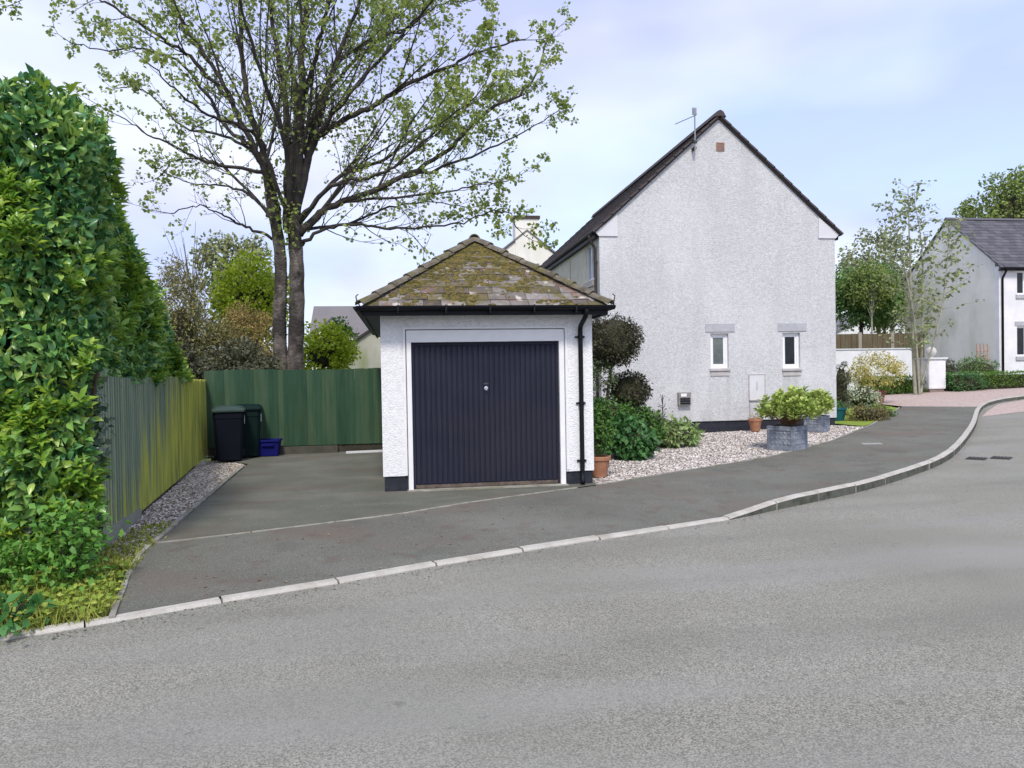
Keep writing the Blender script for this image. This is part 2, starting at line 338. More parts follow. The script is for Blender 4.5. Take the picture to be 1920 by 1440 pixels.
class MB:
    """collects shapes in one coordinate frame; build() links them as one mesh object"""
    def __init__(s): s.v = []; s.f = []
    def add(s, v, f):
        k = len(s.v); s.v += [tuple(p) for p in v]; s.f += [tuple(i + k for i in q) for q in f]; return s
    def box(s, x0, x1, y0, y1, z0, z1):
        v = [(x, y, z) for z in (z0, z1) for (x, y) in ((x0, y0), (x1, y0), (x1, y1), (x0, y1))]
        return s.add(v, [(3, 2, 1, 0), (4, 5, 6, 7), (0, 1, 5, 4), (1, 2, 6, 5), (2, 3, 7, 6), (3, 0, 4, 7)])
    def cbox(s, c, d, M=None):
        x, y, z = (k / 2 for k in d)
        v = [Vector((a * x, b * y, e * z)) for e in (-1, 1) for (a, b) in ((-1, -1), (1, -1), (1, 1), (-1, 1))]
        if M is not None: v = [M @ p for p in v]
        return s.add([p + Vector(c) for p in v], [(3, 2, 1, 0), (4, 5, 6, 7), (0, 1, 5, 4), (1, 2, 6, 5), (2, 3, 7, 6), (3, 0, 4, 7)])
    def prism(s, poly, a, b):
        """poly: list of 3D points (planar); extruded by vector from a to b offsets"""
        a = Vector(a); b = Vector(b); n = len(poly)
        v = [Vector(p) + a for p in poly] + [Vector(p) + b for p in poly]
        return s.add(v, [tuple(range(n))[::-1], tuple(range(n, 2 * n))] + [(i, (i + 1) % n, n + (i + 1) % n, n + i) for i in range(n)])
    def tube(s, pts, rad, n=8, caps=True):
        pts = [Vector(p) for p in pts]; rad = rad if isinstance(rad, (list, tuple, np.ndarray)) else [rad] * len(pts)
        rings = []; prev = None
        for i, p in enumerate(pts):
            t = (pts[min(i + 1, len(pts) - 1)] - pts[max(i - 1, 0)])
            if t.length < 1e-9: t = Vector((0, 0, 1))
            t.normalize()
            if prev is None:
                a = Vector((1, 0, 0)) if abs(t.x) < .8 else Vector((0, 1, 0))
                nrm = (a - t * a.dot(t)).normalized()
            else:
                nrm = (prev - t * prev.dot(t)).normalized()
            prev = nrm; bn = t.cross(nrm)
            rings.append([p + (nrm * math.cos(2 * math.pi * k / n) + bn * math.sin(2 * math.pi * k / n)) * rad[i] for k in range(n)])
        v = [q for rg in rings for q in rg]; f = []
        for i in range(len(pts) - 1):
            for k in range(n):
                f.append((i * n + k, i * n + (k + 1) % n, (i + 1) * n + (k + 1) % n, (i + 1) * n + k))
        if caps: f += [tuple(range(n))[::-1], tuple((len(pts) - 1) * n + k for k in range(n))]
        return s.add(v, f)
    def lathe(s, prof, c=(0, 0, 0), n=20):
        v = []; f = []
        for r, z in prof:
            for k in range(n):
                a = 2 * math.pi * k / n
                v.append((c[0] + r * math.cos(a), c[1] + r * math.sin(a), c[2] + z))
        for i in range(len(prof) - 1):
            for k in range(n):
                f.append((i * n + k, i * n + (k + 1) % n, (i + 1) * n + (k + 1) % n, (i + 1) * n + k))
        f += [tuple(range(n))[::-1], tuple((len(prof) - 1) * n + k for k in range(n))]
        return s.add(v, f)
    def mesh(s, name, off=(0, 0, 0)):
        me = bpy.data.meshes.new(name)
        off = Vector(off)
        me.from_pydata([Vector(p) - off for p in s.v], [], s.f); me.validate(); me.update()
        return me
    def build(s, name, M, parent=None, smooth=False, local=False, bevel=0, kind=None, label=None):
        me = s.mesh(name, (0, 0, 0) if (local or parent is None) else origin(parent))
        bm = bmesh.new(); bm.from_mesh(me)
        bmesh.ops.recalc_face_normals(bm, faces=bm.faces)
        if bevel:
            bmesh.ops.bevel(bm, geom=[e for e in bm.edges if e.calc_face_angle(0) > .6], offset=bevel, segments=2, affect='EDGES', profile=.6, clamp_overlap=True)
        bm.to_mesh(me); bm.free()
        o = link(name, me, parent, M, smooth)
        if smooth and smooth != 'all':
            pass
        if kind: o['kind'] = kind
        if label: o['label'] = label
        return o
def copy_tree(o, parent=None):
    c = o.copy(); COL.objects.link(c)
    if parent: c.parent = parent
    for ch in list(o.children): copy_tree(ch, c)
    return c

def np_mesh(name, V, F):
    """V (n,3), F (m,k) -> mesh, fast"""
    me = bpy.data.meshes.new(name)
    V = np.asarray(V, dtype=np.float32); F = np.asarray(F, dtype=np.int32)
    k = F.shape[1]
    me.vertices.add(len(V)); me.vertices.foreach_set('co', V.ravel())
    me.loops.add(F.size); me.loops.foreach_set('vertex_index', F.ravel())
    me.polygons.add(len(F)); me.polygons.foreach_set('loop_start', np.arange(0, F.size, k, dtype=np.int32))
    me.polygons.foreach_set('loop_total', np.full(len(F), k, dtype=np.int32))
    me.update(calc_edges=True); me.validate()
    return me
def unit(a): return a / np.maximum(np.linalg.norm(a, axis=1, keepdims=True), 1e-9)

LEAF5 = (np.array([(0, 0, 0), (.5, .42, .10), (0, .45, 0), (-.5, .42, .10), (0, 1, -.10)]), np.array([(0, 1, 2), (1, 4, 2), (0, 2, 3), (2, 4, 3)]))
LEAF4 = (np.array([(0, 0, 0), (.5, .5, .06), (0, 1, 0), (-.5, .5, .06)]), np.array([(0, 1, 2), (0, 2, 3)]))
BLADE = (np.array([(-.5, 0, 0), (.5, 0, 0), (.35, .55, .08), (-.35, .55, .08), (0, 1, .3)]), np.array([(0, 1, 2), (0, 2, 3), (3, 2, 4)]))
def leaf_mesh(name, P, A, Nn, L, W, tmpl=LEAF5, off=(0, 0, 0)):
    """leaves at P, long axis A, face normal about Nn, lengths L, width ratio W"""
    P = np.asarray(P, float); A = unit(np.asarray(A, float)); Nn = np.asarray(Nn, float)
    X = unit(np.cross(A, Nn) + 1e-6); Z = np.cross(X, A)
    T, Fc = tmpl; n = len(P); k = len(T)
    L = np.broadcast_to(np.asarray(L, float), (n,))[:, None, None]; Wd = np.broadcast_to(np.asarray(W, float), (n,))[:, None, None]
    V = P[:, None, :] + L * (T[None, :, 0:1] * Wd * X[:, None, :] + T[None, :, 1:2] * A[:, None, :] + T[None, :, 2:3] * Z[:, None, :])
    V = V.reshape(-1, 3) - np.asarray(off, float)
    F = (Fc[None, :, :] + (np.arange(n) * k)[:, None, None]).reshape(-1, Fc.shape[1])
    return np_mesh(name, V, F)
def rdir(n): return unit(rng.normal(size=(n, 3)))
def lumps(center, radii, nclump, per, rc, squash=1.0, zmin=None, inner=.55):
    """points grouped into clumps on an ellipsoid, with outward directions"""
    d = rdir(nclump); c = np.asarray(center) + d * np.asarray(radii) * (inner + (1 - inner) * rng.random((nclump, 1)) ** .5)
    rcs = rc * (.6 + .8 * rng.random((nclump, 1, 1)))
    q = rng.normal(size=(nclump, per, 3)); q /= np.linalg.norm(q, axis=2, keepdims=True)
    P = (c[:, None, :] + q * rcs * (.55 + .45 * rng.random((nclump, per, 1)))).reshape(-1, 3)
    N = unit((q + d[:, None, :] * .8).reshape(-1, 3))
    if zmin is not None:
        k = P[:, 2] > zmin; P, N = P[k], N[k]
    return P, N
def foliage(name, P, N, size, M, parent, W=.5, tmpl=LEAF5, up=.5, kind='stuff', droop=.3):
    n = len(P)
    Nn = unit(N * .7 + np.array([0, 0, up]) + rng.normal(size=(n, 3)) * .55)
    A = unit(N * .8 + rng.normal(size=(n, 3)) * .7 + np.array([0, 0, -droop]))
    me = leaf_mesh(name, P, A, Nn, size * (.65 + .7 * rng.random(n)), W * (.8 + .4 * rng.random(n)), tmpl, origin(parent) if parent else (0, 0, 0))
    o = link(name, me, parent, M)
    if kind and parent: o['kind'] = kind
    return o
def core(name, center, radii, parent, M=None, seed=0, sub=3):
    bm = bmesh.new(); bmesh.ops.create_icosphere(bm, subdivisions=sub, radius=1)
    off = origin(parent)
    for v in bm.verts:
        k = 1 + .22 * mnoise.noise(v.co * 2.2 + Vector((seed, seed * 2, 0)))
        v.co = Vector((v.co.x * radii[0] * k, v.co.y * radii[1] * k, v.co.z * radii[2] * k)) + Vector(center) - off
    me = bpy.data.meshes.new(name); bm.to_mesh(me); bm.free()
    return link(name, me, parent, M or core_m, True)

def smooth_path(pts, per=5):
    pts = [Vector(p) for p in pts]; out = []
    for i in range(len(pts) - 1):
        p0 = pts[max(i - 1, 0)]; p1 = pts[i]; p2 = pts[i + 1]; p3 = pts[min(i + 2, len(pts) - 1)]
        for k in range(per):
            t = k / per
            out.append(.5 * ((2 * p1) + (p2 - p0) * t + (2 * p0 - 5 * p1 + 4 * p2 - p3) * t * t + (3 * p1 - p0 - 3 * p2 + p3) * t ** 3))
    out.append(pts[-1]); return out

# ------------------------------------------------------------------ terrain
def hgt(x, y):
    s = .879 * x + .476 * y - 11
    v = .045 * math.log1p(math.exp(max(min(s / 1.5, 40), -40)))
    return v if v < .6 else .6 + .5 * (1 - math.exp(-(v - .6) / .5))
KERB_D = [(-14, .55), (-9, 2.68), (-5, 4.40), (-2.67, 5.40), (-2.15, 5.60), (-1.52, 5.91), (-.58, 6.29), (.39, 6.75), (1.76, 7.30), (2.91, 7.74), (3.83, 8.12)]
KERB_F = [(4.72, 8.62), (6.04, 9.32), (7.55, 10.29), (9.39, 11.69), (11.58, 13.88), (13.63, 16.07), (16.37, 19.14), (18.44, 21.08), (20.78, 22.37), (26, 24.3), (34, 26.2)]
kerb_line = [Vector((p.x, p.y)) for p in smooth_path([(x, y, 0) for x, y in KERB_D + KERB_F], 4)]
def seg_dist(p):
    best = 1e9
    for a, b in zip(kerb_line[:-1], kerb_line[1:]):
        d = b - a; t = max(0, min(1, (p - a).dot(d) / d.length_squared))
        q = (a + d * t - p).length
        if q < best: best = q
    return best
def full(x): t = max(0, min(1, (x - 3.75) / .95)); return t
def road_z(x, y): return hgt(x, y) - .10 - .012 * max(0, min(1, (x - 3) / 3))
def kerb_top(x, y): return road_z(x, y) + .028 + .092 * full(x)
def pave_z(x, y):
    d = seg_dist(Vector((x, y)))
    k = max(0, 1 - d / 1.9); k = k * k * (3 - 2 * k)
    return hgt(x, y) - .001 - (1 - full(x + .35 * min(d, 1.5))) * .072 * k
def sheet(name, poly, zfn, M, step=.5, kind='structure', thick=0):
    bm = bmesh.new()
    fc = bm.faces.new([bm.verts.new((x, y, 0)) for x, y in poly])
    bmesh.ops.triangulate(bm, faces=[fc])
    xs = [p[0] for p in poly]; ys = [p[1] for p in poly]
    for ax, lo, hi in ((0, min(xs), max(xs)), (1, min(ys), max(ys))):
        k = math.ceil(lo / step)
        while k * step < hi:
            co = [0, 0, 0]; no = [0, 0, 0]; co[ax] = k * step; no[ax] = 1
            bmesh.ops.bisect_plane(bm, geom=bm.verts[:] + bm.edges[:] + bm.faces[:], plane_co=co, plane_no=no, dist=1e-5)
            k += 1
    bmesh.ops.remove_doubles(bm, verts=bm.verts, dist=1e-4)
    for v in bm.verts: v.co.z = zfn(v.co.x, v.co.y)
    bmesh.ops.recalc_face_normals(bm, faces=bm.faces)
    if bm.faces and sum(f.normal.z for f in bm.faces) < 0: bmesh.ops.reverse_faces(bm, faces=bm.faces)
    me = bpy.data.meshes.new(name); bm.to_mesh(me); bm.free()
    o = link(name, me, None, M, True)
    if kind: o['kind'] = kind
    return o

# ground sheet to the horizon
xs = sorted(set([-900, -400, -200, -100, -60, -40] + list(np.arange(-30, 61, 1.0)) + [70, 90, 120, 200, 400, 900]))
ys = sorted(set([-300, -150, -80, -50] + list(np.arange(-30, 61, 1.0)) + [70, 90, 120, 200, 400, 1200]))
V = [(x, y, hgt(x, y) - .22) for y in ys for x in xs]
nx = len(xs)
F = [(j * nx + i, j * nx + i + 1, (j + 1) * nx + i + 1, (j + 1) * nx + i) for j in range(len(ys) - 1) for i in range(nx - 1)]
g = link('ground', np_mesh('ground', V, F), None, ground_m, True); g['kind'] = 'structure'

kl = [(p.x, p.y) for p in kerb_line]
sheet('road', kl + [(60, 26), (60, -30), (-30, -30), (-30, -6)], road_z, asphalt, 1.0)
back = [(-2.43, 7.78), (-1.53, 8.12), (-.04, 8.75), (.96, 9.41), (2.21, 10.04), (2.70, 10.27), (4.64, 11.46), (6.41, 12.40), (8.66, 14.08), (11.43, 16.74), (14.84, 20.45), (15.22, 20.96)]
left_edge = [(-2.10, 5.67), (-2.18, 6.05), (-2.35, 6.8), (-2.46, 7.45)]
kin = []                                            # inner edge of the kerb stones
for i, p in enumerate(kerb_line):
    a = kerb_line[max(i - 1, 0)]; b = kerb_line[min(i + 1, len(kerb_line) - 1)]
    t = (b - a).normalized(); kin.append((p + Vector((-t.y, t.x)) * .092))
kin_vis = [(p.x, p.y) for p in kin if -2.10 < p.x < 16.5]
sheet('pavement', kin_vis + [(16.9, 19.95), (15.6, 21.3)] + back[::-1] + left_edge[::-1], pave_z, tarmac, .25)
sheet('driveway', [(-2.43, 7.86), (-1.53, 8.20), (-.04, 8.83), (.96, 9.49), (2.21, 10.12), (2.74, 10.36), (2.74, 16.3), (-4.1, 16.3), (-2.86, 14.53)],
      lambda x, y: hgt(x, y) - .002, drive_m, .5)
sheet('gravel_strip', [(-2.46, 7.80), (-2.90, 14.53), (-3.2, 15.6), (-3.95, 15.6), (-2.92, 7.3), (-2.42, 7.0)], lambda x, y: hgt(x, y) - .035, gravel_base, .5)
sheet('gravel_bed', [(2.76, 10.40), (4.64, 11.53), (6.41, 12.47), (8.62, 14.15), (10.95, 16.40), (10.70, 17.2), (4.67, 17.2), (4.6, 26), (2.76, 26)], lambda x, y: hgt(x, y) - .03, gravel_base, .5)
sheet('lawn', [(10.95, 16.45), (11.38, 16.82), (14.78, 20.50), (15.3, 22.3), (13.2, 23.2), (10.75, 23), (10.75, 17.3)], lambda x, y: hgt(x, y) + .0, lawn_m, .5)
sheet('verge_soil', [(-2.08, 5.74), (-2.16, 6.05), (-2.32, 6.8), (-2.44, 7.0), (-2.92, 7.3), (-9, 8.6), (-12, 1.75), (-9, 2.88), (-5, 4.55), (-3.6, 5.14), (-2.72, 5.50)], lambda x, y: pave_z(x, y) - .022, soil, .5)
sheet('brick_paving', [(15.24, 20.9), (16.60, 19.50), (18.36, 21.14), (20.72, 22.50), (26, 24.45), (34, 26.35), (40, 33), (18.6, 28), (15.4, 23.4)], lambda x, y: hgt(x, y) + .004, paver_m, .5)
sheet('brick_road_surface', [(15.35, 17.9), (17.37, 18.6), (24, 19.8), (34, 20.4), (34, 26.0), (26.02, 24.15), (20.84, 22.22), (18.52, 20.95), (16.45, 19.0)], lambda x, y: road_z(x, y) + .005, paver_m, .5)

# kerb stones, one object each
def resample(pts, step):
    pts = [Vector(p) for p in pts]; out = [pts[0]]; acc = 0
    for a, b in zip(pts[:-1], pts[1:]):
        L = (b - a).length; d = 0
        while acc + (L - d) >= step:
            d += step - acc; acc = 0; out.append(a + (b - a) * (d / L))
        acc += L - d
    return out
kerb = thing('kerb', None, None, (0, 6, 0), kind='structure')
kp = resample(kerb_line, .915)
for a, b in zip(kp[:-1], kp[1:]):
    if a.x < -9 or a.x > 27: continue
    mbk = MB(); t = (b - a).normalized(); n = Vector((-t.y, t.x)); L = (b - a).length
    g0 = .006 + rnd.random() * .006
    sec = []
    mid = (a + b) / 2
    # follow the curve with a middle station
    best = min(kerb_line, key=lambda p: (p - mid).length)
    off = 0
    jz = rnd.uniform(-.005, .005); jn = rnd.uniform(-.004, .004)
    for st in (g0, L / 2, L - g0):
        p = a + t * st + n * jn
        zt = kerb_top(p.x, p.y) + jz; zb = road_z(p.x, p.y) - .14
        o2 = p + n * .095
        zi = zt + .002
        sec.append([(p.x, p.y, zb), (p.x, p.y, zt - .022), (p.x + n.x * .018, p.y + n.y * .018, zt), (o2.x, o2.y, zi), (o2.x, o2.y, zb)])
    for i in range(2):
        A_, B_ = sec[i], sec[i + 1]; k = len(mbk.v)
        mbk.v += A_ + B_
        mbk.f += [(k + j, k + j + 1, k + 5 + j + 1, k + 5 + j) for j in range(4)]
    mbk.add(sec[0], [(0, 1, 2, 3, 4)]); mbk.add(sec[2], [(4, 3, 2, 1, 0)])
    o = mbk.build('kerb_stone', kerb_m, kerb)
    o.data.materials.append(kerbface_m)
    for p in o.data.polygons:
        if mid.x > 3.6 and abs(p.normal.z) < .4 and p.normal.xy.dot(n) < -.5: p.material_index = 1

edging = thing('path_edging', None, None, (-1, 8, 0), kind='structure')
def edge_run(pts, w, step, zf, up, jitter=.004):
    q = resample([Vector(p) for p in pts], step)
    for a, b in zip(q[:-1], q[1:]):
        t = (b - a).normalized(); n = Vector((-t.y, t.x)) * w / 2; a2 = a + t * .006; b2 = b - t * .006
        ja = n.normalized() * rnd.uniform(-jitter, jitter)
        poly = [a2 - n + ja, b2 - n + ja, b2 + n + ja, a2 + n + ja]
        u = up + rnd.uniform(-.3, .3) * jitter
        mb = MB(); v = [(p.x, p.y, zf(p.x, p.y) - .1) for p in poly] + [(p.x, p.y, zf(p.x, p.y) + u) for p in poly]
        mb.add(v, [(3, 2, 1, 0), (4, 5, 6, 7), (0, 1, 5, 4), (1, 2, 6, 5), (2, 3, 7, 6), (3, 0, 4, 7)])
        mb.build('edging_stone', edging_m, edging)
edge_run([(x, y + .04) for x, y in back[:6]], .055, .9, hgt, .004)
edge_run([(-2.47, 7.88), (-2.90, 14.6)], .05, .9, hgt, .018, .008)
edge_run([(-2.06, 5.66), (-2.15, 6.02), (-2.32, 6.75), (-2.43, 7.4), (-2.46, 7.84)], .042, .42, pave_z, .014, .014)
edge_run([(2.74, 10.33)] + [(x - .02, y + .05) for x, y in back[6:]], .045, .9, hgt, .004)

# loose gravel: countless stones
def pebbles(name, poly, n, zf, smin, smax, M):
    P = np.array(poly); lo = P.min(0); hi = P.max(0)
    pts = []
    def inside(x, y):
        c = False; j = len(poly) - 1
        for i in range(len(poly)):
            xi, yi = poly[i]; xj, yj = poly[j]
            if (yi > y) != (yj > y) and x < (xj - xi) * (y - yi) / (yj - yi) + xi: c = not c
            j = i
        return c
    while len(pts) < n:
        x, y = lo + (hi - lo) * rng.random(2)
        if inside(x, y): pts.append((x, y, zf(x, y)))
    pts = np.array(pts)
    base = np.array([(1, 0, 0), (0, 1, 0), (-1, 0, 0), (0, -1, 0), (0, 0, .8), (0, 0, -.8), (.6, .6, .45), (-.6, .6, .4), (-.6, -.6, .45), (.6, -.6, .4)], float)
    tri = np.array([(0, 6, 4), (6, 1, 4), (1, 7, 4), (7, 2, 4), (2, 8, 4), (8, 3, 4), (3, 9, 4), (9, 0, 4), (0, 1, 6), (1, 2, 7), (2, 3, 8), (3, 0, 9)])
    sz = smin + (smax - smin) * rng.random((n, 1, 1)) ** 1.6
    an = rng.random((n, 1)) * 6.28
    B = base[None] * (1 + .25 * rng.normal(size=(n, 10, 1))) * np.stack([np.ones(n), .6 + .4 * rng.random(n), .5 + .3 * rng.random(n)], 1)[:, None, :] * sz
    X = B[..., 0] * np.cos(an) - B[..., 1] * np.sin(an); Y = B[..., 0] * np.sin(an) + B[..., 1] * np.cos(an)
    tl = rng.normal(size=(n, 1)) * .35
    Z = B[..., 2] + X * tl
    Vv = np.stack([X, Y, Z], 2) + pts[:, None, :] + np.array([0, 0, .004])
    Fv = (tri[None] + (np.arange(n) * 10)[:, None, None]).reshape(-1, 3)
    o = link(name, np_mesh(name, Vv.reshape(-1, 3), Fv), None, M); o['kind'] = 'stuff'
    return o
pebbles('gravel', [(-2.50, 7.85), (-2.94, 14.5), (-3.1, 15.4), (-3.85, 15.4), (-2.95, 7.75), (-2.5, 7.2)], 9000, lambda x, y: hgt(x, y) - .03, .010, .026, pebble_d)
pebbles('gravel', [(2.80, 10.44), (4.64, 11.57), (6.41, 12.51), (8.62, 14.19), (10.9, 16.4), (10.68, 17.06), (4.6, 17.06), (2.8, 17)], 42000, lambda x, y: hgt(x, y) - .026, .012, .03, pebble_m)

# ------------------------------------------------------------------ garage
GX0, GX1, GY0, GY1, GZ = -.27, 2.74, 10.5, 16.25, 2.46
gar = thing('garage', 'small white roughcast garage with dark ribbed door and mossy hipped roof', 'garage', (1.235, 10.5, 0))
w = MB()
ox0, ox1, oz = .07, 2.335, 2.25
w.box(GX0, ox0, GY0, GY0 + .22, .21, GZ).box(ox1, GX1, GY0, GY0 + .22, .19, GZ).box(ox0, ox1, GY0, GY0 + .22, oz, GZ)
w.box(GX0, GX0 + .2, GY0 + .22, GY1, .2, GZ).box(GX1 - .2, GX1, GY0 + .22, GY1, .2, GZ).box(GX0, GX1, GY1, GY1 + .2, .2, GZ)
w.build('wall', rough_white, gar)
p = MB(); p.box(GX0 + .018, ox0, GY0 + .02, GY0 + .2, -.2, .212).build('plinth', black_plinth, gar, bevel=.006)
p = MB(); p.box(ox1, GX1 - .018, GY0 + .02, GY0 + .2, -.2, .192).build('plinth', black_plinth, gar, bevel=.006)
p = MB(); p.box(GX0 + .018, GX0 + .19, GY0 + .2, GY1, -.2, .202).box(GX1 - .19, GX1 - .018, GY0 + .2, GY1, -.2, .202).build('plinth', black_plinth, gar)
# white timber frame
fr = MB(); fr.box(ox0 + .012, .147, GY0 - .004, GY0 + .1, -.02, 2.07).box(2.25, ox1 - .012, GY0 - .004, GY0 + .1, -.02, 2.07).box(ox0 + .012, ox1 - .012, GY0 - .004, GY0 + .1, 2.07, oz - .012)
fr.build('door_frame', wood_white, gar, bevel=.004)
mo = MB(); mo.box(ox0 - .035, ox0 - .005, GY0 - .014, GY0 + .002, .215, oz + .03).box(ox1 + .005, ox1 + .035, GY0 - .014, GY0 + .002, .215, oz + .03).box(ox0 - .005, ox1 + .005, GY0 - .014, GY0 + .002, oz + .004, oz + .03)
mo.build('frame_moulding', wood_white, gar, bevel=.003)
rv = MB(); rv.box(ox0, ox0 + .012, GY0 + .05, GY0 + .2, 0, oz).box(ox1 - .012, ox1, GY0 + .05, GY0 + .2, 0, oz).box(ox0 + .012, ox1 - .012, GY0 + .05, GY0 + .2, oz - .012, oz)
rv.build('frame_joint', flat('joint_shadow_mastic', (.25, .25, .26)), gar)  # joint filler; its grey also paints the thin shadow line round the frame
# ribbed up and over door
dx0, dx1, dz0, dz1, dy = .150, 2.247, .03, 2.066, GY0 + .05
door = MB(); door.box(dx0, dx1, dy + .022, dy + .04, dz0, dz1)
do = door.build('door', door_m, gar)
nrib = 27; pw = (dx1 - dx0 - .07) / nrib
for i in range(nrib):
    x = dx0 + .035 + i * pw
    rb = MB(); v = []
    for z in (dz0 + .05, dz1 - .05):
        v += [(x + .006, dy + .022, z), (x + .014, dy + .008, z), (x + pw - .014, dy + .008, z), (x + pw - .006, dy + .022, z)]
    rb.add(v, [(0, 1, 5, 4), (1, 2, 6, 5), (2, 3, 7, 6), (3, 0, 4, 7), (4, 5, 6, 7), (3, 2, 1, 0)]).build('rib', door_m, do)
bf = MB(); bf.box(dx0, dx0 + .034, dy + .004, dy + .022, dz0, dz1).box(dx1 - .034, dx1, dy + .004, dy + .022, dz0, dz1).box(dx0 + .034, dx1 - .034, dy + .004, dy + .022, dz1 - .04, dz1)
bf.build('door_border', door_m, do)
MB().box(dx0 + .034, dx1 - .034, dy + .002, dy + .022, dz0 - .01, dz0 + .035).build('bottom_rail', rust_rail, do)
hd = MB(); hd.lathe([(.0, 0), (.028, .0), (.028, .004), (.012, .006), (.012, .03), (0, .03)], n=14)
hd.v = [(1.195 + x, dy + .008 - z, 1.41 + y) for x, y, z in hd.v]
hd.cbox((1.195, dy - .026, 1.405), (.018, .012, .05))
hd.build('handle', chrome, do, smooth=False)
MB().cbox((1.195, dy + .004, 1.475), (.07, .008, .022)).build('lock_plate', iron, do)
MB().box(.06, 2.34, GY0 - .10, GY0 + .12, -.08, .012).build('threshold', edging_m, gar)

# hipped roof
EX0, EX1, EY0, EY1, EZ = -.505, 2.91, 10.21, 16.6, 2.535
AX, AY, AZ = (EX0 + EX1) / 2, EY0 + 1.71, 3.725
BY = EY1 - 1.71
deck = MB()
deck.add([(EX0, EY0, EZ), (EX1, EY0, EZ), (EX1, EY1, EZ), (EX0, EY1, EZ), (AX, AY, AZ), (AX, BY, AZ)],
         [(0, 1, 4), (1, 2, 5, 4), (2, 3, 5), (3, 0, 4, 5), (3, 2, 1, 0)])
deck.build('roof_deck', post_m, gar)
sof = MB(); sof.box(EX0 + .02, EX1 - .02, EY0 + .02, GY0 - .004, GZ - .015, GZ + .01).box(EX0 + .02, GX0 - .004, GY0, EY1 - .05, GZ - .015, GZ + .01).box(GX1 + .004, EX1 - .02, GY0, EY1 - .05, GZ - .015, GZ + .01)
sof.build('soffit', black_pvc, gar)
fa = MB(); fa.box(EX0 + .03, EX1 - .03, EY0 + .005, EY0 + .03, GZ - .04, EZ - .004)
fa.build('fascia', black_pvc, gar)
MB().box(EX0 + .003, EX0 + .03, EY0 + .03, EY1, GZ - .04, EZ - .004).build('fascia', black_pvc, gar)
MB().box(EX1 - .03, EX1 - .003, EY0 + .03, EY1, GZ - .04, EZ - .004).build('fascia', black_pvc, gar)
def gutter(a, b, z, r, parent, M=black_pvc, out=(0, -1)):
    """half round gutter from a to b (xy), open at the top"""
    a = Vector((*a, z)); b = Vector((*b, z)); t = (b - a).normalized(); n = Vector((out[0], out[1], 0))
    mb = MB(); K = 8; v = []
    for e in (a, b):
        for rad in (r, r - .006):
            for k in range(K + 1):
                th = math.pi * k / K
                v.append(e + n * (math.cos(th) * rad) + Vector((0, 0, -math.sin(th) * rad)))
    q = K + 1; f = []
    for k in range(K):
        f += [(k, k + 1, 2 * q + k + 1, 2 * q + k), (q + k, 3 * q + k, 3 * q + k + 1, q + k + 1), (k, q + k, q + k + 1, k + 1), (2 * q + k, 2 * q + k + 1, 3 * q + k + 1, 3 * q + k)]
    f += [(0, 2 * q, 3 * q, q), (K, q + K, 3 * q + K, 2 * q + K)]
    f += [tuple(range(q)), tuple(range(2 * q, 3 * q))[::-1]]
    mb.add(v, f)
    return mb.build('gutter', M, parent)
gutter((EX0 - .07, EY0 - .05), (EX1 + .07, EY0 - .05), EZ + .012, .062, gar)
gutter((EX0 - .058, EY0 + .02), (EX0 - .058, EY1), EZ + .011, .058, gar, out=(-1, 0))
gutter((EX1 + .058, EY0 + .02), (EX1 + .058, EY1), EZ + .011, .058, gar, out=(1, 0))
for x in (-.02, .62, 1.22, 1.83, 2.42):
    MB().box(x - .012, x + .012, EY0 - .112, EY0 - .0, EZ - .085, EZ - .052).box(x - .012, x + .012, EY0 - .122, EY0 - .112, EZ - .06, EZ + .02).build('gutter_bracket', black_pvc, gar)
# slates on the front hip
sl = math.hypot(1.71, AZ - EZ); sn = Vector((0, -(AZ - EZ), 1.71)).normalized(); su = Vector((0, 1.71, AZ - EZ)).normalized()
rows = 11; ex = sl / rows
E0 = Vector((AX, EY0, EZ))
def slate(xa, xb, ta, tb, lift, parent, name='slate'):
    """slate between xa..xb (from the middle line), ta..tb up the slope, clipped to the hip"""
    half = (EX1 - EX0) / 2
    def lim(t): return half * (1 - t / sl)
    quad = []
    la, lb = lim(ta), lim(min(tb, sl))
    xa0, xb0 = max(xa, -la), min(xb, la); xa1, xb1 = max(xa, -lb), min(xb, lb)
    if xb0 - xa0 < .03: return None
    if xb1 - xa1 < .004:
        c = max(-lb, min(lb, (xa1 + xb1) / 2)); xa1, xb1 = c - .002, c + .002
    P = [(xa0, ta), (xb0, ta), (xb1, tb), (xa1, tb)]
    j = rnd.uniform(-.012, .012)
    up = [E0 + Vector((1, 0, 0)) * x + su * (t + (j if k < 2 else 0)) + sn * (lift + (.016 if k < 2 else .004)) for k, (x, t) in enumerate(P)]
    dn = [q - sn * .011 for q in up]
    mb = MB().add(dn + up, [(3, 2, 1, 0), (4, 5, 6, 7), (0, 1, 5, 4), (1, 2, 6, 5), (2, 3, 7, 6), (3, 0, 4, 7)])
    return mb.build(name, slate_m, parent)
for r in range(rows):
    ta = r * ex - .03; tb = (r + 1) * ex + .05
    x = -1.95 + rnd.uniform(0, .25)
    while x < 1.9:
        wd = rnd.uniform(.19, .36)
        slate(x, x + wd - .006, ta, min(tb, sl), .006 + rnd.uniform(0, .008), gar)
        x += wd
